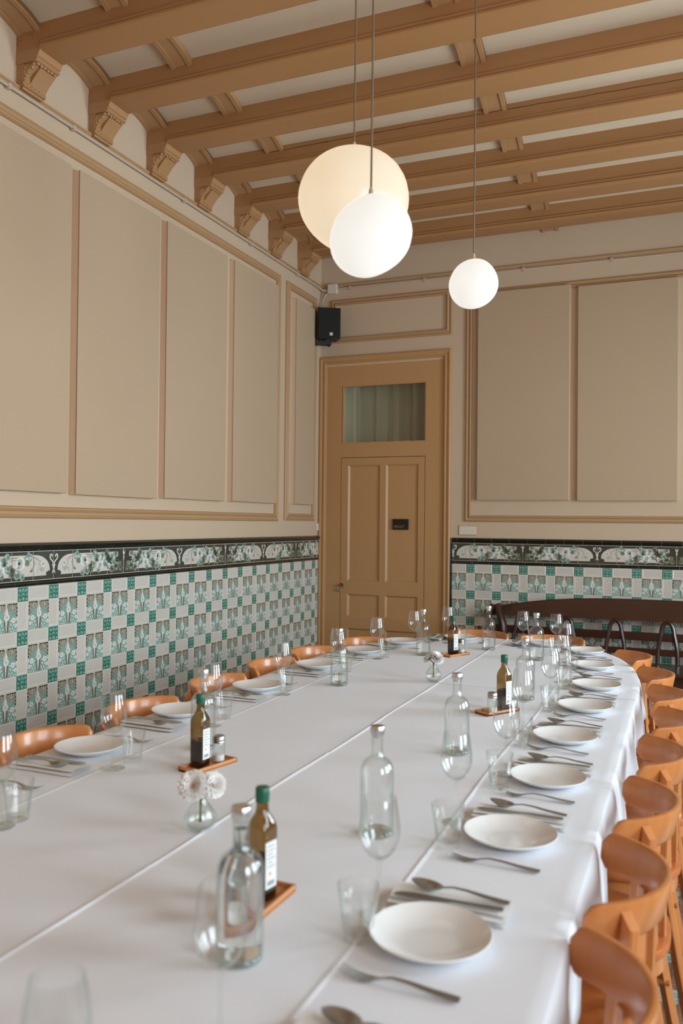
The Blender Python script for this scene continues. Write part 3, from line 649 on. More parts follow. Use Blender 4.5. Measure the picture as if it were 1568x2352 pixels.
# ------------------------------------------------------------------ small fittings
cd = thing('cable_conduit', (0, 0, 0), 'thin pale cable conduit clipped along the top of the tiled wall', 'conduit')
obj('pipe', MB().tube([(.020, -8.5, 3.708), (.020, -.20, 3.716), (.022, -.10, 3.712), (.035, -.04, 3.700), (.075, -.022, 3.700)], .0095, 8).mesh('pipe', 'conduit_white'), cd)
clip = MB().box(0, .026, -.012, .012, -.014, .014).mesh('clip', 'conduit_white')
for y in (-3.94, -3.46, -2.35, -1.4, -.55): obj('clip', clip, cd, (.004, y, 3.711))
cd = thing('cable_conduit', (0, 0, 0), 'thin pale cable conduit running along the top of the end wall', 'conduit')
obj('pipe', MB().tube([(.17, -.016, 3.708), (5.2, -.016, 3.700)], .0095, 8).mesh('pipe', 'conduit_white'), cd)
clip2 = MB().box(-.012, .012, -.026, 0, -.014, .014).mesh('clip', 'conduit_white')
for x in (.30, 1.02, 1.9, 2.62): obj('clip', clip2, cd, (x, -.002, 3.7065))
tag(obj('junction_box', MB().cbox(.082, .176, -.045, 0, 3.662, 3.752, .006).mesh('junction_box', 'white_plastic')), 'square pale junction box high in the room corner', 'junction box')
tag(obj('speaker_cable', MB().tube([(.10, -.02, 3.68), (.06, -.03, 3.66), (.035, -.04, 3.60), (.03, -.06, 3.50), (.05, -.09, 3.46), (.09, -.09, 3.45)], .008, 8).mesh('speaker_cable', 'conduit_white')), 'pale cable curving from the junction box down to the speaker', 'cable')
sp = thing('loudspeaker', (.140, -.15, 3.345), 'small black loudspeaker mounted high in the corner above the door', 'loudspeaker', None, R(31))
obj('cabinet', MB().prism([(-.105, -.07), (.105, -.07), (.085, .085), (-.085, .085)], 'z', -.140, .140).mesh('cabinet', 'black_plastic'), sp)
obj('grille', MB().cbox(-.102, .102, -.082, -.066, -.132, .138, .007).mesh('grille', 'grille_black'), sp)
obj('badge', MB().cbox(.004, .032, -.0845, -.081, -.116, -.090, .001).mesh('badge', 'white_plastic'), sp)
obj('bracket', MB().box(-.10, .03, -.02, .06, -.185, -.160).box(-.03, .02, -.02, .05, -.162, -.138).tube([(.01, .01, -.2), (.01, .01, -.18)], .012, 8).box(-.128, -.10, -.03, .07, -.19, -.15).mesh('bracket', 'black_plastic'), sp)
so = thing('wall_socket', (1.427, 0, 1.465), 'double white power socket on the wall above the tiles', 'socket')
obj('cover_plate', MB().cbox(-.078, .078, -.010, 0, -.039, .039, .005).mesh('cover_plate', 'white_plastic'), so)
for x in (-.038, .038):
    c = MB().lathe([(.0001, -.006), (.020, -.006), (.021, 0), (.027, .001), (.029, 0)], 20); c.v = [(v[0]+x, -.0105-v[2], v[1]) for v in c.v]
    so_c = obj('socket_cup', c.mesh('socket_cup', 'white_plastic'), so)
    for dx in (-.009, .009):
        k = MB().lathe([(.0001, 0), (.003, 0), (.003, .001), (.0001, .001)], 8); k.v = [(v[0]+x+dx, -.0052-v[2], v[1]) for v in k.v]
        obj('pin_hole', k.mesh('pin_hole', 'dark_line'), so_c)
obj('surround', frame_mesh(-.080, .080, -.041, .041, .006, 'back', False, [(0, 0), (0, .006), (.5, .009), (1, .006), (1, 0)], 'tray_wood'), so)
tag(obj('light_switch', MB().cbox(.0, .012, -.075, -.025, 1.445, 1.515, .004).mesh('light_switch', 'white_plastic')), 'small white switch on the wall beside the door casing', 'switch')

# ------------------------------------------------------------------ pendant lamps
def pendant(loc, r, squash, tilt, em, label, top=TOP-.08):
    t = thing('pendant_lamp', loc, label, 'pendant lamp')
    m = MB(); n = 40; k = 24; vs = []; fs = []; ax = Vector(tilt).normalized()
    for i in range(k+1):
        th = math.pi*i/k
        for j in range(n):
            ph = 2*math.pi*j/n; d = Vector((math.sin(th)*math.cos(ph), math.sin(th)*math.sin(ph), math.cos(th)))
            a = d.dot(ax); q = r*(1+(squash-1)*a*a)*(1+.03*noise.noise(d*1.1+Vector((r*50, 0, 0)))); vs.append(d*q)
    for i in range(k):
        for j in range(n): fs.append((i*n+j, i*n+(j+1) % n, (i+1)*n+(j+1) % n, (i+1)*n+j))
    zt = max(v.z for v in vs); obj('globe', m.add(vs, fs, 0, True).mesh('globe', em, 180), t)
    obj('cap', MB().lathe([(.026, zt-.012), (.026, zt-.002), (.012, zt+.002), (.0085, zt+.006), (.006, zt+.022), (.0035, zt+.026)], 16).mesh('cap', 'conduit_white'), t)
    obj('cord', MB().tube([(0, 0, zt+.024), (.002, 0, zt+.5), (0, 0, top-loc[2])], .0036, 8).mesh('cord', 'cord_grey'), t)
    return t
emit('globe_white', (1.0, 1.0, .98), .82, (1.0, .95, .86))
emit('globe_cream', (1.0, .76, .48), .78, (1.0, .84, .62))
emit('globe_warm_fill', (1.0, .62, .36), 6.)
pendant((1.99, -4.16, 2.775), .212, .94, (.2, -.3, .9), 'globe_cream', 'large cream pebble-shaped pendant lamp hanging behind a brighter one')
pendant((2.266, -4.702, 2.423), .118, 1.16, (.72, .30, .70), 'globe_white', 'glowing white pebble-shaped pendant lamp in front of the large cream one')
pendant((2.361, -3.73, 2.525), .104, .96, (.6, .2, -.7), 'globe_white', 'smallest glowing white pendant lamp, hanging lowest before the end wall')

for x, y, wh in ((1.1, -8.5, 'tiled wall'), (2.5, -8.9, 'plain wall'), (4.1, -8.4, 'windows')):  # unseen lamps added to throw warm light on walls and beams
    pendant((x, y, 2.85), .20, .96, (.3, .2, .8), 'globe_warm_fill', 'added warm pendant fill lamp unseen behind the viewer near the '+wh)

# ------------------------------------------------------------------ dining table and cloths
TZ = .76; XC, XA = 2.117, .868; YS, YE = -3.2, -1.62
tb = thing('dining_table', (XC, -4.2, 0), 'long oval-ended dining table under white cloths', 'table')
outl = []
for i in range(49):
    a = math.pi*i/48; c, s_ = math.cos(a), math.sin(a); n = 2.5
    outl.append((XA*.985*math.copysign(abs(c)**(2/n), c), (YS+4.2)+(YE-.015-YS)*abs(s_)**(2/n)))
for i in range(49):
    a = math.pi+math.pi*i/48; c, s_ = math.cos(a), math.sin(a); n = 2.5
    outl.append((XA*.985*math.copysign(abs(c)**(2/n), c), (-6.1+4.2)-.85*abs(s_)**(2/n)))
obj('table_top', MB().prism(outl, 'z', .722, TZ-.006).mesh('table_top', 'tray_wood'), tb)
for x in (-.45, .45):
    for y in (-1.9, -.1, 1.7): obj('leg', MB().cbox(x-.035, x+.035, y-.035, y+.035, 0, .722, .006).mesh('leg', 'tray_wood'), tb)
# cloth sheets: across = arc length from hem to hem; creases where the linen was folded
DROP = .20
CREASE = [(1.552, .0026), (2.098, .0042), (2.634, .0030)]
def crease(x, y):
    z = 0
    for cx, h in CREASE:
        w = .0048+.0016*noise.noise((y*3, cx, 0)); xx = cx+.012*noise.noise((y*1.3, cx*7, 2))
        z += h*(.75+.5*noise.noise((y*2.2, cx, 5)))*math.exp(-((x-xx)/w)**2)
    for cy in (-5.215, -5.60, -4.05, -3.60, -2.35):
        z += .0018*math.exp(-((y-cy-.02*noise.noise((x*2, cy, 0)))/.007)**2)
    return z+.0016*noise.noise((x*2.2, y*2.2, 1))+.0008*noise.noise((x*6, y*5, 4))
def skirt_wave(s, d):
    """sideways ripple of the hanging hem at arc position s, depth d below the edge"""
    return (d/DROP)*(.016*math.sin(s*9.5)+.012*math.sin(s*23+1.3)+.010*noise.noise((s*4, 0, 7)))
hd_ = [.0, .006, .018, .04, .075, .12, .16, DROP]
us = sorted(set([round(-1+2*i/60, 4) for i in range(61)]+[round((cx-XC)/XA+k*.0030, 4) for cx, _h in CREASE for k in range(-9, 10)])); us = [u for u in us if -1 <= u <= 1]; nx = len(us)-1
def cloth_mesh(y0, y1, lift, end=False, near=False):
    cols = []                                  # columns of the cross-section: u in [-1, 1] on the table, then hem depth
    rows = []; ny = max(8, int((y1-y0)/.012))
    def row(fn_edge):
        r = []
        for d in reversed(hd_[1:]): r.append(fn_edge(-1, d))
        for u in us: r.append(fn_edge(u, 0))
        for d in hd_[1:]: r.append(fn_edge(1, d))
        return r
    def hang(px, py, nxx, nyy, d, s):
        o = .012*(1-math.exp(-d/.02))+.10*d*.35+skirt_wave(s, d); z = TZ+lift-(d-.006*(1-math.exp(-d/.006)))
        return (px+nxx*o, py+nyy*o, z)
    for i in range(ny+1):
        y = y0+(y1-y0)*i/ny
        def fe(u, d, y=y):
            a = XA*(1 if y > -6.1 else max(.02, 1-((-6.1-y)/.86)**2.5)**.4)
            if d > 0: return hang(XC+u*a, y, u, 0, d, y)
            x = XC+u*a; return (x, y, TZ+lift+crease(x, y)*(1-abs(u)**8))
        rows.append(row(fe))
    if end:                                    # rounded end: the cross-section turns about the end of the straight part
        na = 40; n = 2.5
        b = YE-YS
        for i in range(1, na+1):
            t = i/na; sy = math.sin(t*math.pi/2)
            yy = YS+b*(1-(1-t)**1.6)*.995; q = (yy-YS)/b; a = XA*max(1e-3, 1-q**n)**(1/n)
            gx = (a/XA)**(n-1)/XA; gy = q**(n-1)/b; L_ = math.hypot(gx, gy); gx /= L_; gy /= L_
            def fe(u, d, yy=yy, a=a, gx=gx, gy=gy):
                if d > 0: return hang(XC+u*a, yy, u*gx, gy, d, yy+q)
                x = XC+u*a; return (x, yy, TZ+lift+crease(x, yy)*(1-abs(u)**8))
            rows.append(row(fe))
        last = rows[-1]; k0 = len(hd_)-1          # close the end: hang from the last top row
        for d in hd_[1:]:
            r = []
            for j, p in enumerate(last):
                if j < k0 or j > k0+nx: src = hang(last[k0 if j < k0 else k0+nx][0], last[k0][1], 0, 1, d, j*.02); r.append(src if True else p)
                else: r.append(hang(p[0], p[1], 0, 1, d, p[0]*1.0))
            rows.append(r)
    m = MB(); w = len(rows[0]); vs = [p for r in rows for p in r]; fs = []
    for i in range(len(rows)-1):
        for j in range(w-1): fs.append((i*w+j, i*w+j+1, (i+1)*w+j+1, (i+1)*w+j))
    m.add(vs, fs, 0, True); me = m.mesh('tablecloth', 'cloth', 180); return me
def cloth(label, *a, **k):
    o = tag(obj('tablecloth', cloth_mesh(*a, **k)), label, 'tablecloth', 'white cloths on the long table')
    md = o.modifiers.new('thickness', 'SOLIDIFY'); md.thickness = .0012; md.offset = -1
cloth('white tablecloth on the part of the table nearest the viewer', -6.94, -4.615, .0026, near=True)
cloth('white tablecloth over the middle of the table between two hem lines', -4.66, -3.285, .0010)
cloth('white tablecloth over the rounded far end of the table', -3.30, YS, .0026, end=True)

# ------------------------------------------------------------------ bentwood chairs
def chair_parts():
    RC, RX = .214, -.012             # radius and centre (x) of the bent back rail; the sitter faces -x
    rail = MB(); n = 40; A = R(70); sec = 12; vs = []; fs = []
    for i in range(n+1):
        t = -1+2*i/n; a = A*t; e = abs(t); hh = .042*(1-max(0, (e-.90)/.10)**2.2*.55)
        zc = .757-.004*e*e; lean = .018
        for k in range(sec):
            b = 2*math.pi*k/sec; cx, cz = math.cos(b), math.sin(b)
            px = math.copysign(abs(cx)**.5, cx)*.0095; pz = math.copysign(abs(cz)**.28, cz)*hh
            if e > .97: px *= .8
            rr = RC+px+lean*(pz/.042)*.5
            vs.append((RX+rr*math.cos(a), rr*math.sin(a), zc+pz))
    for i in range(n):
        for k in range(sec): fs.append((i*sec+k, i*sec+(k+1) % sec, (i+1)*sec+(k+1) % sec, (i+1)*sec+k))
    fs += [list(range(sec))[::-1], [n*sec+k for k in range(sec)]]
    rail.add(vs, fs, 0, True)
    def bar(pts, w, d, yaw):
        """flat bar through points; w across, d deep, cross-section turned by yaw"""
        m = MB(); vs = []; fs = []; cs = [(-1, -1), (-.6, -1), (.6, -1), (1, -1), (1, 1), (.6, 1.15), (-.6, 1.15), (-1, 1)]
        cs = [(x*w/2*(.93 if abs(x) == 1 else 1), y*d/2) for x, y in cs]; k = len(cs)
        for i, p in enumerate(pts):
            q = Vector(p); sc = p[3] if len(p) > 3 else 1
            for x, y in cs: vs.append((q[0]+sc*(-x*math.sin(yaw)+y*math.cos(yaw)), q[1]+sc*(x*math.cos(yaw)+y*math.sin(yaw)), q[2]+(p[4]*y if len(p) > 4 else 0)))
        for i in range(len(pts)-1):
            for j in range(k): fs.append((i*k+j, i*k+(j+1) % k, (i+1)*k+(j+1) % k, (i+1)*k+j))
        fs += [list(range(k))[::-1], [(len(pts)-1)*k+j for j in range(k)]]
        return m.add(vs, fs)
    def polar(r, a, z): return (RX+r*math.cos(a), r*math.sin(a), z)
    posts = []
    for s in (-1, 1):
        a = R(49)*s
        p = [Vector(polar(.300, a*.80, 0)), Vector(polar(.262, a*.86, .20)), Vector(polar(.226, a*.94, .42)), Vector(polar(.222, a, .58)), Vector(polar(.236, a, .70)), Vector(polar(.2415, a, .768))]
        m = bar([tuple(q)+(1,) for q in p[:-1]]+[tuple(p[-1])+(1, -.9)], .024, .026, a); posts.append(m.mesh('rear_leg', 'chair_wood'))
    slats = []
    for a in (-30, -10, 10, 30):
        a = R(a); slats.append(bar([polar(.190, a, .445), polar(.190, a, .56), polar(.196, a, .722)], .026, .013, a).mesh('back_slat', 'chair_wood'))
    # seat: rounded, slightly dished board on a bent apron
    seat = MB(); k = 40; out = []
    for i in range(k):
        a = 2*math.pi*i/k; c, s_ = math.cos(a), math.sin(a); e = 2.9
        x = math.copysign(abs(c)**(2/e), c)*.205-.01; y = math.copysign(abs(s_)**(2/e), s_)*(.205-.018*(x/.2)); out.append((x, y))
    vs = []; fs = []
    lv = [(.05, .447), (.55, .4485), (.80, .453), (.93, .458), (.985, .456), (1.0, .449), (1.0, .436), (.97, .429), (.90, .428), (.05, .428)]
    for q, z in lv: vs += [(x*q, y*q, z) for x, y in out]
    for j in range(len(lv)-1):
        for i in range(k): fs.append((j*k+i, j*k+(i+1) % k, (j+1)*k+(i+1) % k, (j+1)*k+i))
    fs += [list(range(k)), [(len(lv)-1)*k+i for i in range(k)][::-1]]
    seat.add(vs, fs, 0, True)
    apr = MB(); vs = []; fs = []
    for q, z in ((.95, .428), (.95, .388), (.88, .388), (.88, .428)): vs += [(x*q, y*q, z) for x, y in out]
    for j in range(4):
        for i in range(k): fs.append((j*k+i, j*k+(i+1) % k, ((j+1) % 4)*k+(i+1) % k, ((j+1) % 4)*k+i))
    apr.add(vs, fs, 0, True)
    legs = [MB().tube([(-.205, s*.195, 0), (-.175, s*.165, .25), (-.155, s*.15, .43)], [.012, .015, .0175], 12).mesh('front_leg', 'chair_wood') for s in (-1, 1)]
    hoop = MB().tube([(-.17+.0, -.160, .235), (.02, -.178, .235), (.19, -.165, .235)], .009, 8).mesh('stretcher', 'chair_wood')
    hoop2 = MB().tube([(-.17+.0, .160, .235), (.02, .178, .235), (.19, .165, .235)], .009, 8).mesh('stretcher', 'chair_wood')
    return ([('seat', seat.mesh('seat', 'seat_wood', 50)), ('apron', apr.mesh('apron', 'chair_wood', 40)), ('back_rail', rail.mesh('back_rail', 'chair_wood', 60))]
            + [('rear_leg', p) for p in posts]+[('back_slat', s) for s in slats]+[('front_leg', l) for l in legs]+[('stretcher', hoop), ('stretcher', hoop2)])
CH = chair_parts(); TIP = .061
def chair(tipx, tipy, rz, label, group):
    """the ends of the back rail reach the point (tipx, tipy); rz = 0 faces -x"""
    place('bentwood_chair', CH, (tipx-TIP*math.cos(rz), tipy-TIP*math.sin(rz), 0), label, 'chair', group, rz)
RIGHT = [(2.994, -5.77, 0), (3.005, -5.27, 0), (3.020, -4.77, 0), (3.042, -4.25, 2), (3.072, -3.735, 0), (3.042, -3.25, 4), (2.985, -2.76, 9), (2.862, -2.21, 17)]
for i, (x, y, a) in enumerate(RIGHT):
    chair(x, y, R(a), 'honey-brown bentwood chair, %s from the viewer in the curving row right of the table' % ('farthest' if i == 7 else ORD[i]), 'chairs right of the table')
LEFT = [(1.250, -4.95, 180), (1.250, -4.40, 180), (1.245, -3.82, 180), (1.250, -3.29, 178), (1.262, -2.82, 175), (1.365, -2.33, 160)]
for i, (x, y, a) in enumerate(LEFT):
    chair(x, y, R(a), 'honey-brown bentwood chair, %s from the viewer between table and tiled wall' % ('farthest' if i == 5 else ORD[i]), 'chairs along the tiled wall')
chair(1.900, -1.655, R(90), 'honey-brown bentwood chair at the far table end in front of the door', 'chairs at the far end')
chair(2.395, -1.700, R(84), 'honey-brown bentwood chair at the far table end in front of the bench', 'chairs at the far end')

# ------------------------------------------------------------------ dark bench against the end wall
bn = thing('wooden_bench', (2.95, -.30, 0), 'long dark wooden bench with looped back standing against the end wall', 'bench')
BX0, BX1 = -1.33, 1.33                      # local extents
def bench_curve(x): return .80+.137*(1-(abs(x-.0)/1.36)**2.6)
n = 40; tr = MB(); vs = []; fs = []
for i in range(n+1):
    x = BX0+(BX1-BX0)*i/n; zt = bench_curve(x); zb = .768-.012*(x/1.3)**2+(0 if abs(x) < 1.15 else .0)
    y = .155
    vs += [(x, y-.016, zb), (x, y+.004, zt-.006), (x, y+.012, zt), (x, y+.026, zt-.004), (x, y+.018, zb)]
for i in range(n):
    for j in range(5): fs.append((i*5+j, i*5+(j+1) % 5, (i+1)*5+(j+1) % 5, (i+1)*5+j))
fs += [[0, 1, 2, 3, 4], [n*5+j for j in (4, 3, 2, 1, 0)]]
obj('top_rail', tr.add(vs, fs, 0, True).mesh('top_rail', 'bench_wood', 40), bn)
obj('middle_rail', MB().cbox(BX0+.08, BX1-.08, .130, .152, .615, .680, .006).mesh('middle_rail', 'bench_wood'), bn)
obj('lower_rail', MB().cbox(BX0+.08, BX1-.08, .116, .140, .505, .555, .006).mesh('lower_rail', 'bench_wood'), bn)
obj('seat', MB().cbox(BX0+.02, BX1-.02, -.30, .17, .405, .440, .012).mesh('seat', 'bench_wood'), bn)
obj('apron', MB().box(BX0+.06, BX1-.06, -.26, -.235, .33, .405).box(BX0+.06, BX1-.06, .12, .145, .33, .405).mesh('apron', 'bench_wood'), bn)
def loop_mesh():
    pts = []
    for i in range(25):
        t = i/24
        if t < .3: q = t/.3; pts.append((-.072+.026*math.sin(q*math.pi/2)-.014*math.sin(q*math.pi), .118+.018*q, .445+.235*q))
        elif t > .7: q = (1-t)/.3; pts.append((.072-.026*math.sin(q*math.pi/2)+.014*math.sin(q*math.pi), .118+.018*q, .445+.235*q))
        else: a = math.pi-(t-.3)/.4*math.pi; pts.append((.046*math.cos(a), .138+.004*math.sin(a), .68+.085*math.sin(a)))
    return MB().tube(pts, [.017]*25, 8).mesh('back_loop', 'bench_wood')
lm = loop_mesh()
for x in (-1.02, -.655, -.277, .112, .48, .85): obj('back_loop', lm, bn, (x, 0, 0))
for s in (-1, 1):
    x = s*1.285
    pts = [(x*.985, .150, .835), (x*.998, .11, .800), (x*1.0, .05, .735), (x*1.0, .0, .690), (x*1.0, -.10, .672), (x*1.0, -.20, .676), (x*1.0, -.245, .690), (x*1.0, -.262, .672)]
    obj('arm', MB().tube(pts, [.022, .026, .027, .026, .024, .022, .019, .012], 10).mesh('arm', 'bench_wood'), bn)
    pts = [(x*.96, .165, .845), (x*.94, .150, .78), (x*.915, .135, .68), (x*.905, .13, .56), (x*.905, .13, .43)]
    obj('end_post', MB().tube(pts, [.03, .034, .034, .032, .032], 10).mesh('end_post', 'bench_wood'), bn)
    obj('arm_post', MB().tube([(x, -.21, .43), (x, -.205, .55), (x, -.20, .68)], [.02, .016, .02], 10).mesh('arm_post', 'bench_wood'), bn)
    for y in (-.25, .13): obj('leg', MB().tube([(x*.96, y, 0), (x*.96, y, .2), (x*.96, y, .41)], [.02, .024, .03], 10).mesh('leg', 'bench_wood'), bn)

# ------------------------------------------------------------------ tableware
ZT = TZ+.0032
def plate_mesh():
    prof = [(.0001, .004), (.045, .0035), (.060, .005), (.080, .0115), (.098, .0195), (.1065, .0245), (.1095, .0260), (.1110, .0250), (.1105, .0230), (.100, .0165), (.080, .0075), (.066, .0015), (.062, 0), (.056, 0), (.055, .0015), (.0001, .0015)]
    return MB().lathe(prof, 56).mesh('dinner_plate', 'porcelain', 60)
PLATE = plate_mesh()
def wine_parts():
    HG = .228; bowl = MB()
    o = [(.0045, .108), (.012, .1095), (.022, .1165), (.032, .130), (.0385, .147), (.0405, .160), (.0395, .178), (.0365, .200), (.0325, .2255), (.0320, HG)]
    inn = [(.0312, HG), (.0317, .2255), (.0357, .200), (.0387, .178), (.0396, .160), (.0376, .147), (.0310, .131), (.0208, .1185), (.010, .1125), (.0001, .1115)]
    bowl.lathe([(.0001, .1075)]+o+inn, 36)
    stem = MB().lathe([(.0048, .1085), (.0042, .100), (.0034, .080), (.0033, .045), (.0036, .020), (.0055, .009), (.010, .0055)], 14)
    foot = MB().lathe([(.0001, .0066), (.006, .0062), (.016, .0040), (.030, .0022), (.0365, .0016), (.0370, .0008), (.0360, 0), (.0001, .0004)], 36)
    return [('bowl', bowl.mesh('bowl', 'glass', 50)), ('stem', stem.mesh('stem', 'glass_tumbler', 60)), ('foot', foot.mesh('foot', 'glass_tumbler', 60))]
WINE = wine_parts()
def tumbler_parts():
    prof = [(.0001, 0), (.0255, 0), (.0275, .002), (.0290, .020), (.0325, .050), (.0345, .066), (.0362, .070), (.0378, .084), (.0392, .100), (.0385, .1005), (.0376, .0995), (.0360, .084), (.0335, .070), (.0312, .052), (.0268, .020), (.0245, .0125), (.0001, .0115)]
    def rf(a, z): return 1-.05*(.5+.5*math.cos(9*a)) if .003 < z < .067 else 1.
    return MB().lathe(prof, 54, rf=rf).mesh('tumbler', 'glass_tumbler', 28)
TUMB = tumbler_parts()
def carafe_parts(water=0.):
    o = [(.0385, 0), (.0405, .003), (.0415, .012), (.0415, .150), (.0400, .164), (.0350, .176), (.0260, .184), (.0180, .189), (.0150, .195), (.0142, .215), (.0148, .236), (.0160, .241), (.0160, .246)]
    inn = [(.0130, .246), (.0120, .215), (.0125, .196), (.0160, .1865), (.0245, .1810), (.0330, .1730), (.0375, .1625), (.0390, .150), (.0390, .016), (.0370, .0105), (.0001, .0085)]
    body = MB().lathe([(.0001, .0015), (.030, .001)]+o+inn, 44)
    base = MB().lathe([(.0001, .0018), (.034, .0014), (.0385, .004), (.0390, .009), (.036, .0125), (.0001, .0108)], 40)
    cap = MB().lathe([(.0001, .236), (.0130, .236), (.0130, .2445), (.0172, .2445), (.0178, .247), (.0178, .2610), (.0168, .2635), (.0001, .2640)], 28)
    P = [('body', body.mesh('body', 'glass_carafe', 50)), ('base', base.mesh('base', 'glass_base', 60)), ('stopper', cap.mesh('stopper', 'cap_silver', 35))]
    if water:
        w = MB().lathe([(.0001, .0135), (.0375, .0140), (.0386, .018), (.0386, min(water, .15))]+([(.0330, .170), (.0240, .179), (.0115, .196), (.0115, water)] if water > .19 else [])+[(.0001, water)], 40)
        P.append(('water', w.mesh('water', 'water_full' if water > .19 else 'water', 50)))
    return P
CARAFE, CARAFE_W, CARAFE_F = carafe_parts(), carafe_parts(.105), carafe_parts(.225)
def oil_parts():
    def ring(hw, z, n=2):
        r = hw*.32; pts = []
        for cx, cy, a0 in ((1, 1, 0), (-1, 1, 90), (-1, -1, 180), (1, -1, 270)):
            for k in range(5): a = R(a0+22.5*k); pts.append((cx*(hw-r)+r*math.cos(a), cy*(hw-r)+r*math.sin(a), z))
        return pts
    def circ(rad, z): return [(rad*math.cos(a), rad*math.sin(a), z) for a in [2*math.pi*(i-.0)/20+R(9) for i in range(20)]]
    def loft(lv):
        m = MB(); vs = [p for l in lv for p in l]; fs = []
        for j in range(len(lv)-1):
            for i in range(20): fs.append((j*20+i, j*20+(i+1) % 20, (j+1)*20+(i+1) % 20, (j+1)*20+i))
        fs += [list(range(20))[::-1], [(len(lv)-1)*20+i for i in range(20)]]; return m.add(vs, fs, 0, True)
    def mixr(hw, z, t):
        a, b = ring(hw, z), circ(hw*1.02, z); return [tuple(p[i]*(1-t)+q[i]*t for i in range(3)) for p, q in zip(a, b)]
    body = loft([ring(.021, 0), ring(.0228, .003), ring(.0235, .02), ring(.0235, .140), mixr(.0225, .150, .3), mixr(.0190, .160, .6), circ(.0145, .170), circ(.0125, .180), circ(.0118, .198), circ(.0128, .199)])
    oil = loft([ring(.0195, .004), ring(.0212, .006), ring(.0217, .02), ring(.0217, .082)])
    cap = MB().lathe([(.0138, .192), (.0142, .194), (.0142, .201), (.0136, .2015), (.0142, .203), (.0142, .2195), (.0132, .221), (.0001, .2215)], 24)
    lab = MB(); lab.cbox(.0236, .0241, -.017, .017, .026, .118, .0002); prt = MB()
    for k, (a, b) in enumerate(((-.012, .010), (-.013, .012), (-.012, .006), (-.013, .013), (-.010, .004), (-.012, .012))): prt.box(.0242, .0243, a, b, .108-.008*k, .110-.008*k)
    prt.box(.0242, .0243, -.011, .010, .032, .041)
    dot = MB().box(.0242, .0243, -.006, .0, .052, .058)
    return [('body', body.mesh('body', 'bottle_glass', 40)), ('oil', oil.mesh('oil', 'oil', 40)), ('screw_cap', cap.mesh('screw_cap', 'bottle_cap_green', 35)),
            ('paper_label', lab.mesh('paper_label', 'label_paper'), [('print', prt.mesh('print', 'label_print')), ('print_dot', dot.mesh('print_dot', 'label_orange'))])]
OIL = oil_parts()
def salt_parts():
    jar = MB().lathe([(.0001, 0), (.0190, 0), (.0205, .003), (.0205, .058), (.0185, .065), (.0170, .067), (.0158, .065), (.0180, .057), (.0188, .05), (.0188, .006), (.0001, .005)], 28)
    sl = MB().lathe([(.0001, .0055), (.0182, .006), (.0184, .024), (.0001, .027)], 24)
    lid = MB().lathe([(.0180, .060), (.0196, .061), (.0196, .066), (.0190, .067), (.0196, .068), (.0196, .073), (.0190, .074), (.0196, .075), (.0192, .079), (.0165, .0825), (.0001, .0835)], 28)
    return [('jar', jar.mesh('jar', 'glass_tumbler', 40)), ('salt', sl.mesh('salt', 'salt')), ('lid', lid.mesh('lid', 'steel', 35))]
SALT = salt_parts()
def tray_parts():
    w, l = .037, .090; b = MB().box(-w, w, -l, l, 0, .006); r = MB()
    for q in ((-w, -w+.006, -l, l), (w-.006, w, -l, l), (-w, w, -l, -l+.006), (-w, w, l-.006, l)): r.cbox(*q, .0, .014, .001)
    return [('base', b.mesh('base', 'tray_wood')), ('rim', r.mesh('rim', 'tray_wood'))]
TRAY = tray_parts()
def strip(m, st, nseg=4, thick=.0022, mi=0):
    """bent metal ribbon: stations (along x, centre y, half width, height, dish)"""
    vs = []; fs = []; w = nseg+1
    for x, yc, hw, z, dish in st:
        for side in (0, 1):
            for j in range(w):
                t = -1+2*j/nseg; vs.append((x, yc+hw*t, z-dish*(1-t*t)-(thick*(1-.55*t*t) if side else 0)))
    n = len(st)
    for i in range(n-1):
        o, p = i*2*w, (i+1)*2*w
        for j in range(nseg): fs += [(o+j, o+j+1, p+j+1, p+j), (o+w+j+1, o+w+j, p+w+j, p+w+j+1)]
        fs += [(o, p, p+w, o+w), (o+nseg, o+w+nseg, p+w+nseg, p+nseg)]
    for o in (0, (n-1)*2*w): fs.append([o+j for j in range(w)]+[o+w+j for j in reversed(range(w))])
    m.add(vs, fs, mi, True)
HAND = [(.0, 0, .0085, .0050, 0), (-.006, 0, .0095, .0050, 0), (-.05, 0, .0075, .0085, 0), (-.085, 0, .0052, .0130, 0), (-.112, 0, .0042, .0140, 0), (-.128, 0, .0040, .0110, 0)]
def fork_mesh():
    m = MB(); strip(m, HAND+[(-.140, 0, .0058, .0070, .0006), (-.150, 0, .0105, .0042, .001), (-.160, 0, .0125, .0030, .001), (-.168, 0, .0128, .0032, .001)])
    for y in (-.0109, -.0036, .0036, .0109):
        strip(m, [(-.166, y, .0021, .0034, 0), (-.180, y, .0020, .0052, 0), (-.194, y, .0018, .0090, 0), (-.206, y*.98, .0011, .0140, 0)], 2, .0018)
    return m.mesh('fork', 'steel', 60)
def spoon_mesh():
    m = MB(); st = list(HAND)
    for k in range(13):
        t = k/12; x = -.134-.066*t; hw = .0040+.0165*max(0, math.sin(math.pi*min(1, t*1.02+.0))**.62) if 0 < t < 1 else (.0040 if t == 0 else .002)
        st.append((x, 0, hw, .0095+.006*t*t, .0095*math.sin(math.pi*min(1, t))**.8))
    strip(m, st, 8); return m.mesh('spoon', 'steel', 60)
def knife_mesh():
    m = MB(); strip(m, [(0, 0, .0080, .0045, 0), (-.006, 0, .0088, .0045, 0), (-.06, 0, .0075, .0050, 0), (-.098, 0, .0062, .0055, 0), (-.105, 0, .0078, .0045, 0), (-.13, .0008, .0095, .0040, 0), (-.18, .001, .0100, .0038, 0), (-.205, -.001, .0080, .0036, 0), (-.216, -.004, .0030, .0034, 0)], 4, .0016)
    return m.mesh('knife', 'steel', 60)
FORK, SPOON, KNIFE = fork_mesh(), spoon_mesh(), knife_mesh()
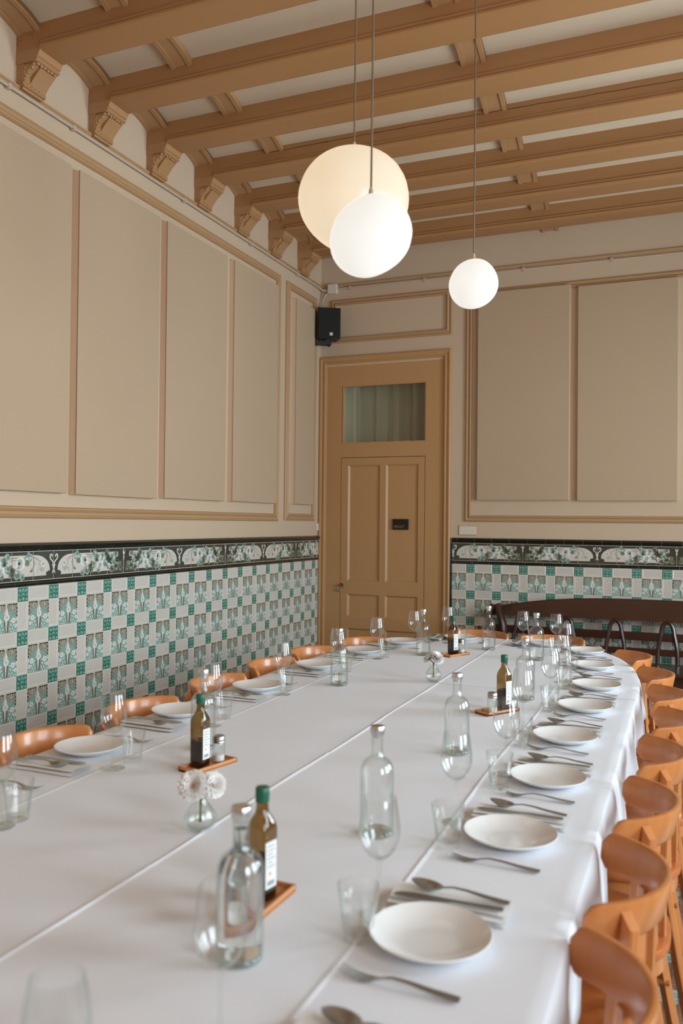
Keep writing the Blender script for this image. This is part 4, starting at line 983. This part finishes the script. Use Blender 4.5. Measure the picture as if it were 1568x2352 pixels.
def napkin_mesh(seed):
    """linen folded in three: one strip of cloth doubled back on itself"""
    rnd = random.Random(seed); m = MB(); prof = []; wd = .042
    def turn(cx, z0, z1, sg):
        c, r = (z0+z1)/2, (z1-z0)/2; return [(cx+sg*r*1.3*math.sin(a), c-r*math.cos(a)) for a in [math.pi*k/6 for k in range(1, 6)]]
    zs = [.0014, .0068, .0122, .0172]
    prof += [(-wd+.084*k/8, zs[0]) for k in range(9)]+turn(wd, zs[0], zs[1], 1)+[(wd-.080*k/8, zs[1]) for k in range(9)]+turn(-wd+.004, zs[1], zs[2], -1)
    prof += [(-wd+.004+.074*k/8, zs[2]) for k in range(9)]+turn(wd-.006, zs[2], zs[3], 1)+[(wd-.006-.07*k/8, zs[3]) for k in range(9)]
    n = 18; k = len(prof); vs = []; fs = []; L_ = .235
    for i in range(n+1):
        t = i/n; x = -L_*t; edge = max(0, abs(2*t-1)-.8)/.2
        for j, (y, z) in enumerate(prof):
            q = .0016*noise.noise((t*3+seed, y*20, 0))*z/.016; fl = edge*.10*(z-.008)*noise.noise((seed*3.1, j*.3, 0))
            vs.append((x+.004*noise.noise((j*.25, seed, 0))*edge, y*(1+.05*math.sin(t*5+seed))+.002*noise.noise((t*4, seed, z*90)), max(.0008, z*(1+.25*noise.noise((t*2.5, seed+5, 0)))+q+fl)))
    for i in range(n):
        for j in range(k-1): fs.append((i*k+j, i*k+j+1, (i+1)*k+j+1, (i+1)*k+j))
    m.add(vs, fs, 0, True)
    # thin it into a sheet with two sides
    o = len(m.v); m.v += [(v[0], v[1], v[2]+.0006) for v in vs]
    for f in fs: m.f.append([o+i for i in reversed(f)]); m.m.append(0); m.sm.append(True)
    return m.mesh('napkin', 'napkin', 70)
NAPS = [napkin_mesh(s) for s in (1, 2, 3, 4)]
# one setting: d = unit vector from the sitter to the table middle; e = the sitter's right hand
def setting(px, py, rz, where, grp, wine=None, tumb=None, plate=True, fork=True, napkin=True, var=0, nd=.15, fd=-.16, back=.115):
    """rz = 0: the sitter faces -x; offsets are along the sitter's right (local +y)"""
    c, s_ = math.cos(rz), math.sin(rz); W_ = lambda x, y: (px+c*x-s_*y, py+s_*x+c*y)
    rnd = random.Random(hash((round(px*1000), round(py*1000))) & 0xffff); j = lambda a: a*(rnd.random()-.5)
    if plate: tag(obj('dinner_plate', PLATE, None, (px, py, ZT)), 'round white plate at the '+where, 'plate', 'plates '+grp)
    if fork:
        x, y = W_(back-.02, fd); tag(obj('fork', FORK, None, (x, y, ZT), rz+R(-3)+j(.08)), 'steel fork beside the plate at the '+where, 'fork', 'forks '+grp)
    if napkin:
        x, y = W_(back, nd); tag(obj('napkin', NAPS[var % 4], None, (x, y, ZT), rz+j(.06)), 'folded white napkin at the '+where, 'napkin', 'napkins '+grp)
        x, y = W_(back-.005, nd+.014); o = obj('spoon', SPOON, None, (x, y, ZT+.0195), rz+R(-4)+j(.06)); tag(o, 'steel spoon lying on the napkin at the '+where, 'spoon', 'spoons '+grp)
        x, y = W_(back-.01, nd-.018); o = obj('knife', KNIFE, None, (x, y, ZT+.0200), rz+R(1)+j(.06)); tag(o, 'steel knife lying on the napkin at the '+where, 'knife', 'knives '+grp)
    if wine: place('wine_glass', WINE, (wine[0], wine[1], ZT), 'empty wine glass at the '+where, 'wine glass', 'wine glasses '+grp)
    if tumb: tag(obj('tumbler', TUMB, None, (tumb[0], tumb[1], ZT), rnd.random()), 'faceted water tumbler at the '+where, 'tumbler', 'tumblers '+grp)
RS = [((2.775, -6.17), (2.560, -6.075), None), ((2.762, -5.680), (2.640, -5.615), (2.636, -5.716)), ((2.800, -5.134), (2.650, -5.070), (2.671, -5.227)), ((2.815, -4.642), (2.685, -4.610), (2.692, -4.740)),
      ((2.798, -4.132), (2.640, -4.075), (2.668, -4.260)), ((2.808, -3.600), (2.660, -3.545), (2.678, -3.684)), ((2.806, -3.112), (2.640, -3.030), (2.668, -3.190)),
      ((2.735, -2.556), (2.592, -2.545), (2.640, -2.650)), ((2.643, -2.040), (2.478, -2.070), (2.492, -2.215))]
RW = ['place at the bottom picture edge']+['%s whole place on the right table side' % o for o in ORD[:7]]+['farthest place on the right table side']
for i, (p, w, t) in enumerate(RS):
    setting(p[0], p[1], R((0, 0, 0, 0, 0, 0, 3, 8, 14)[i]), RW[i], 'on the right table side', w, t, plate=i > 0, fork=i > 0, var=i)
LS = [((1.40, -5.47), (1.625, -5.555), (1.630, -5.500)), ((1.386, -4.930), (1.572, -5.048), (1.580, -4.960)), ((1.360, -4.363), (1.562, -4.460), (1.545, -4.345)), ((1.397, -3.801), (1.548, -3.848), (1.524, -3.765)),
      ((1.407, -3.164), (1.580, -3.290), (1.590, -3.205)), ((1.446, -2.608), (1.594, -2.758), (1.615, -2.690)), ((1.540, -2.155), (1.672, -2.314), None)]
LW = ['place at the left picture edge']+['%s whole place on the tiled-wall side' % o for o in ORD[:5]]+['farthest place on the tiled-wall side']
for i, (p, w, t) in enumerate(LS):
    setting(p[0], p[1], R((180, 180, 180, 180, 179, 175, 158)[i]), LW[i], 'on the tiled-wall side', w, t, plate=i > 0, napkin=i > 0, var=i+1, nd=.20, fd=-.17, back=.10)
setting(1.838, -1.815, R(90), 'far table end before the door', 'at the far end', (1.792, -1.985), (1.890, -2.030), var=2, back=.09)
setting(2.388, -1.835, R(84), 'far table end before the bench', 'at the far end', (2.271, -2.005), None, var=3, back=.09)
# glasses of the place nearest the viewer, blurred at the bottom edge
place('wine_glass', WINE, (2.512, -6.363, ZT), 'blurred wine glass cut off at the bottom left of the picture', 'wine glass', 'wine glasses at the near end')
tag(obj('tumbler', TUMB, None, (2.610, -6.250, ZT)), 'blurred water tumbler cut off at the bottom edge of the picture', 'tumbler', 'tumblers at the near end')
# carafes
for (x, y, k, lb) in ((2.473, -5.862, 2, 'clear water carafe with silver stopper, nearest the viewer beside the oil bottle'),
                      (2.493, -5.225, 0, 'clear glass carafe with silver stopper standing alone in the near middle of the table'),
                      (2.489, -4.443, 0, 'clear glass carafe with silver stopper left of the salt tray on the right half'),
                      (2.545, -3.490, 0, 'clear glass carafe with silver stopper among the wine glasses behind the salt tray'),
                      (2.418, -2.415, 1, 'clear glass carafe with silver stopper at the far right before the bench'),
                      (2.089, -2.150, 1, 'clear glass carafe with silver stopper at the far end next to the oil bottle'),
                      (1.792, -2.525, 0, 'clear glass carafe with silver stopper in front of the door'),
                      (1.693, -3.545, 1, 'clear glass carafe with silver stopper on the left half before the tiled wall'),
                      (1.700, -4.742, 0, 'clear glass carafe with silver stopper directly behind the left oil bottle')):
    place('glass_carafe', (CARAFE, CARAFE_W, CARAFE_F)[k], (x, y, ZT), lb, 'carafe', 'water carafes')
# condiment trays
for (x, y, rz, oil, ol, salt, wh) in ((2.408, -5.672, -2, (2.404, -5.652), -12, (2.410, -5.735), 'nearest the viewer'), (1.825, -4.910, -14, (1.812, -4.938), -6, (1.838, -4.872), 'on the left half by the flower vase'),
                                     (2.487, -3.790, -32, (2.508, -3.760), -28, (2.478, -3.842), 'on the right half among the glasses'), (1.962, -2.455, -24, (1.948, -2.450), -30, (1.985, -2.400), 'at the far end')):
    place('condiment_tray', TRAY, (x, y, ZT), 'small wooden condiment tray '+wh, 'tray', 'condiment trays', R(rz))
    place('oil_bottle', OIL, (oil[0], oil[1], ZT+.0062), 'green-capped square oil bottle on the tray '+wh, 'bottle', 'oil bottles', R(ol))
    place('salt_shaker', SALT, (salt[0], salt[1], ZT+.0062), 'metal-lidded salt shaker on the tray '+wh, 'salt shaker', 'salt shakers')
# vases with chrysanthemums
def vase_parts():
    def rf(a, z): return 1-.035*(.5+.5*math.cos(16*a))*(1 if .008 < z < .068 else 0)
    b = MB().lathe([(.0001, .001), (.020, 0), (.026, .002), (.034, .012), (.0405, .026), (.0390, .040), (.030, .054), (.0215, .065), (.0155, .074), (.0135, .082), (.0150, .086), (.0138, .086), (.0122, .080), (.0145, .072), (.020, .063), (.0280, .052), (.0340, .039), (.0350, .026), (.0315, .0145), (.024, .007), (.0001, .006)], 64, rf=rf)
    w = MB().lathe([(.0001, .0075), (.0235, .0085), (.0305, .0150), (.0338, .026), (.0334, .036), (.0001, .036)], 32)
    return [('body', b.mesh('body', 'glass_carafe', 60)), ('water', w.mesh('water', 'water', 50))]
VASE = vase_parts()
def blossom(r, seed, heart=True, droop=.0):
    m = MB(); rnd = random.Random(seed)
    layers = [(34, 1.0, -.25), (34, 1.0, -.02), (32, .97, .20), (30, .90, .42), (26, .80, .64), (22, .68, .86), (16, .54, 1.06), (10, .40, 1.26)]
    for li, (n, q, el) in enumerate(layers):
        for i in range(n):
            a = 2*math.pi*(i+.5*(li % 2))/n+rnd.uniform(-.06, .06); e = el+rnd.uniform(-.08, .08); L_ = r*q*rnd.uniform(.92, 1.05)
            d = Vector((math.cos(a)*math.cos(e), math.sin(a)*math.cos(e), math.sin(e))); sd = Vector((-math.sin(a), math.cos(a), 0)); up = d.cross(sd)*-1
            w = r*.10; vs = []
            for t, ww, lift in ((.10, .4, 0), (.45, .9, .02), (.80, 1., .07), (.97, .6, .13), (1.02, .15, .16)):
                p = d*L_*t+Vector((0, 0, 1))*L_*lift*.8; vs += [p-sd*w*ww+up*w*.25, p, p+sd*w*ww+up*w*.25]
            m.add(vs, [(3*k+j, 3*k+j+1, 3*k+4+j, 3*k+3+j) for k in range(4) for j in range(2)], 0, True)
    if heart: ellipsoid(m, (0, 0, r*.22), (r*.20, r*.20, r*.13), 1, 0, 10)
    return m.mesh('blossom', ['petal_white', 'flower_heart'], 70)
def chrysanth(vx, vy, dx, dy, h, r, tilt, az, heart, seed, label):
    base = Vector((vx, vy, ZT+.02)); top = Vector((vx+dx, vy+dy, ZT+h)); t = thing('chrysanthemum', tuple(base), label, 'flower', 'cut chrysanthemums')
    b = obj('blossom', blossom(r, seed, heart), t, tuple(top-base)); b.rotation_euler = (0, tilt, az); b.rotation_mode = 'XYZ'
    mid = Vector((dx*.12, dy*.12, .07)); obj('stem', MB().tube([(dx*-.1, dy*-.1, 0), tuple(mid), tuple((top-base)*.97)], .0022, 6).mesh('stem', 'stem_green'), t)
for (x, y, wh) in ((2.088, -5.375, 'on the near half of the table'), (2.072, -3.280, 'on the far half of the table')):
    place('bud_vase', VASE, (x, y, ZT), 'small ribbed round glass vase '+wh, 'vase', 'bud vases')
chrysanth(2.088, -5.375, -.010, -.018, .112, .039, R(62), R(-75), True, 1, 'white chrysanthemum with an orange heart in the near vase')
chrysanth(2.088, -5.375, .028, .010, .110, .033, R(62), R(-35), False, 2, 'white chrysanthemum turned away in the near vase')
chrysanth(2.072, -3.280, -.016, -.008, .112, .034, R(35), R(190), False, 3, 'white chrysanthemum leaning to the left in the far vase')
chrysanth(2.072, -3.280, .020, -.012, .116, .036, R(40), R(-20), False, 4, 'round white chrysanthemum facing the viewer in the far vase')
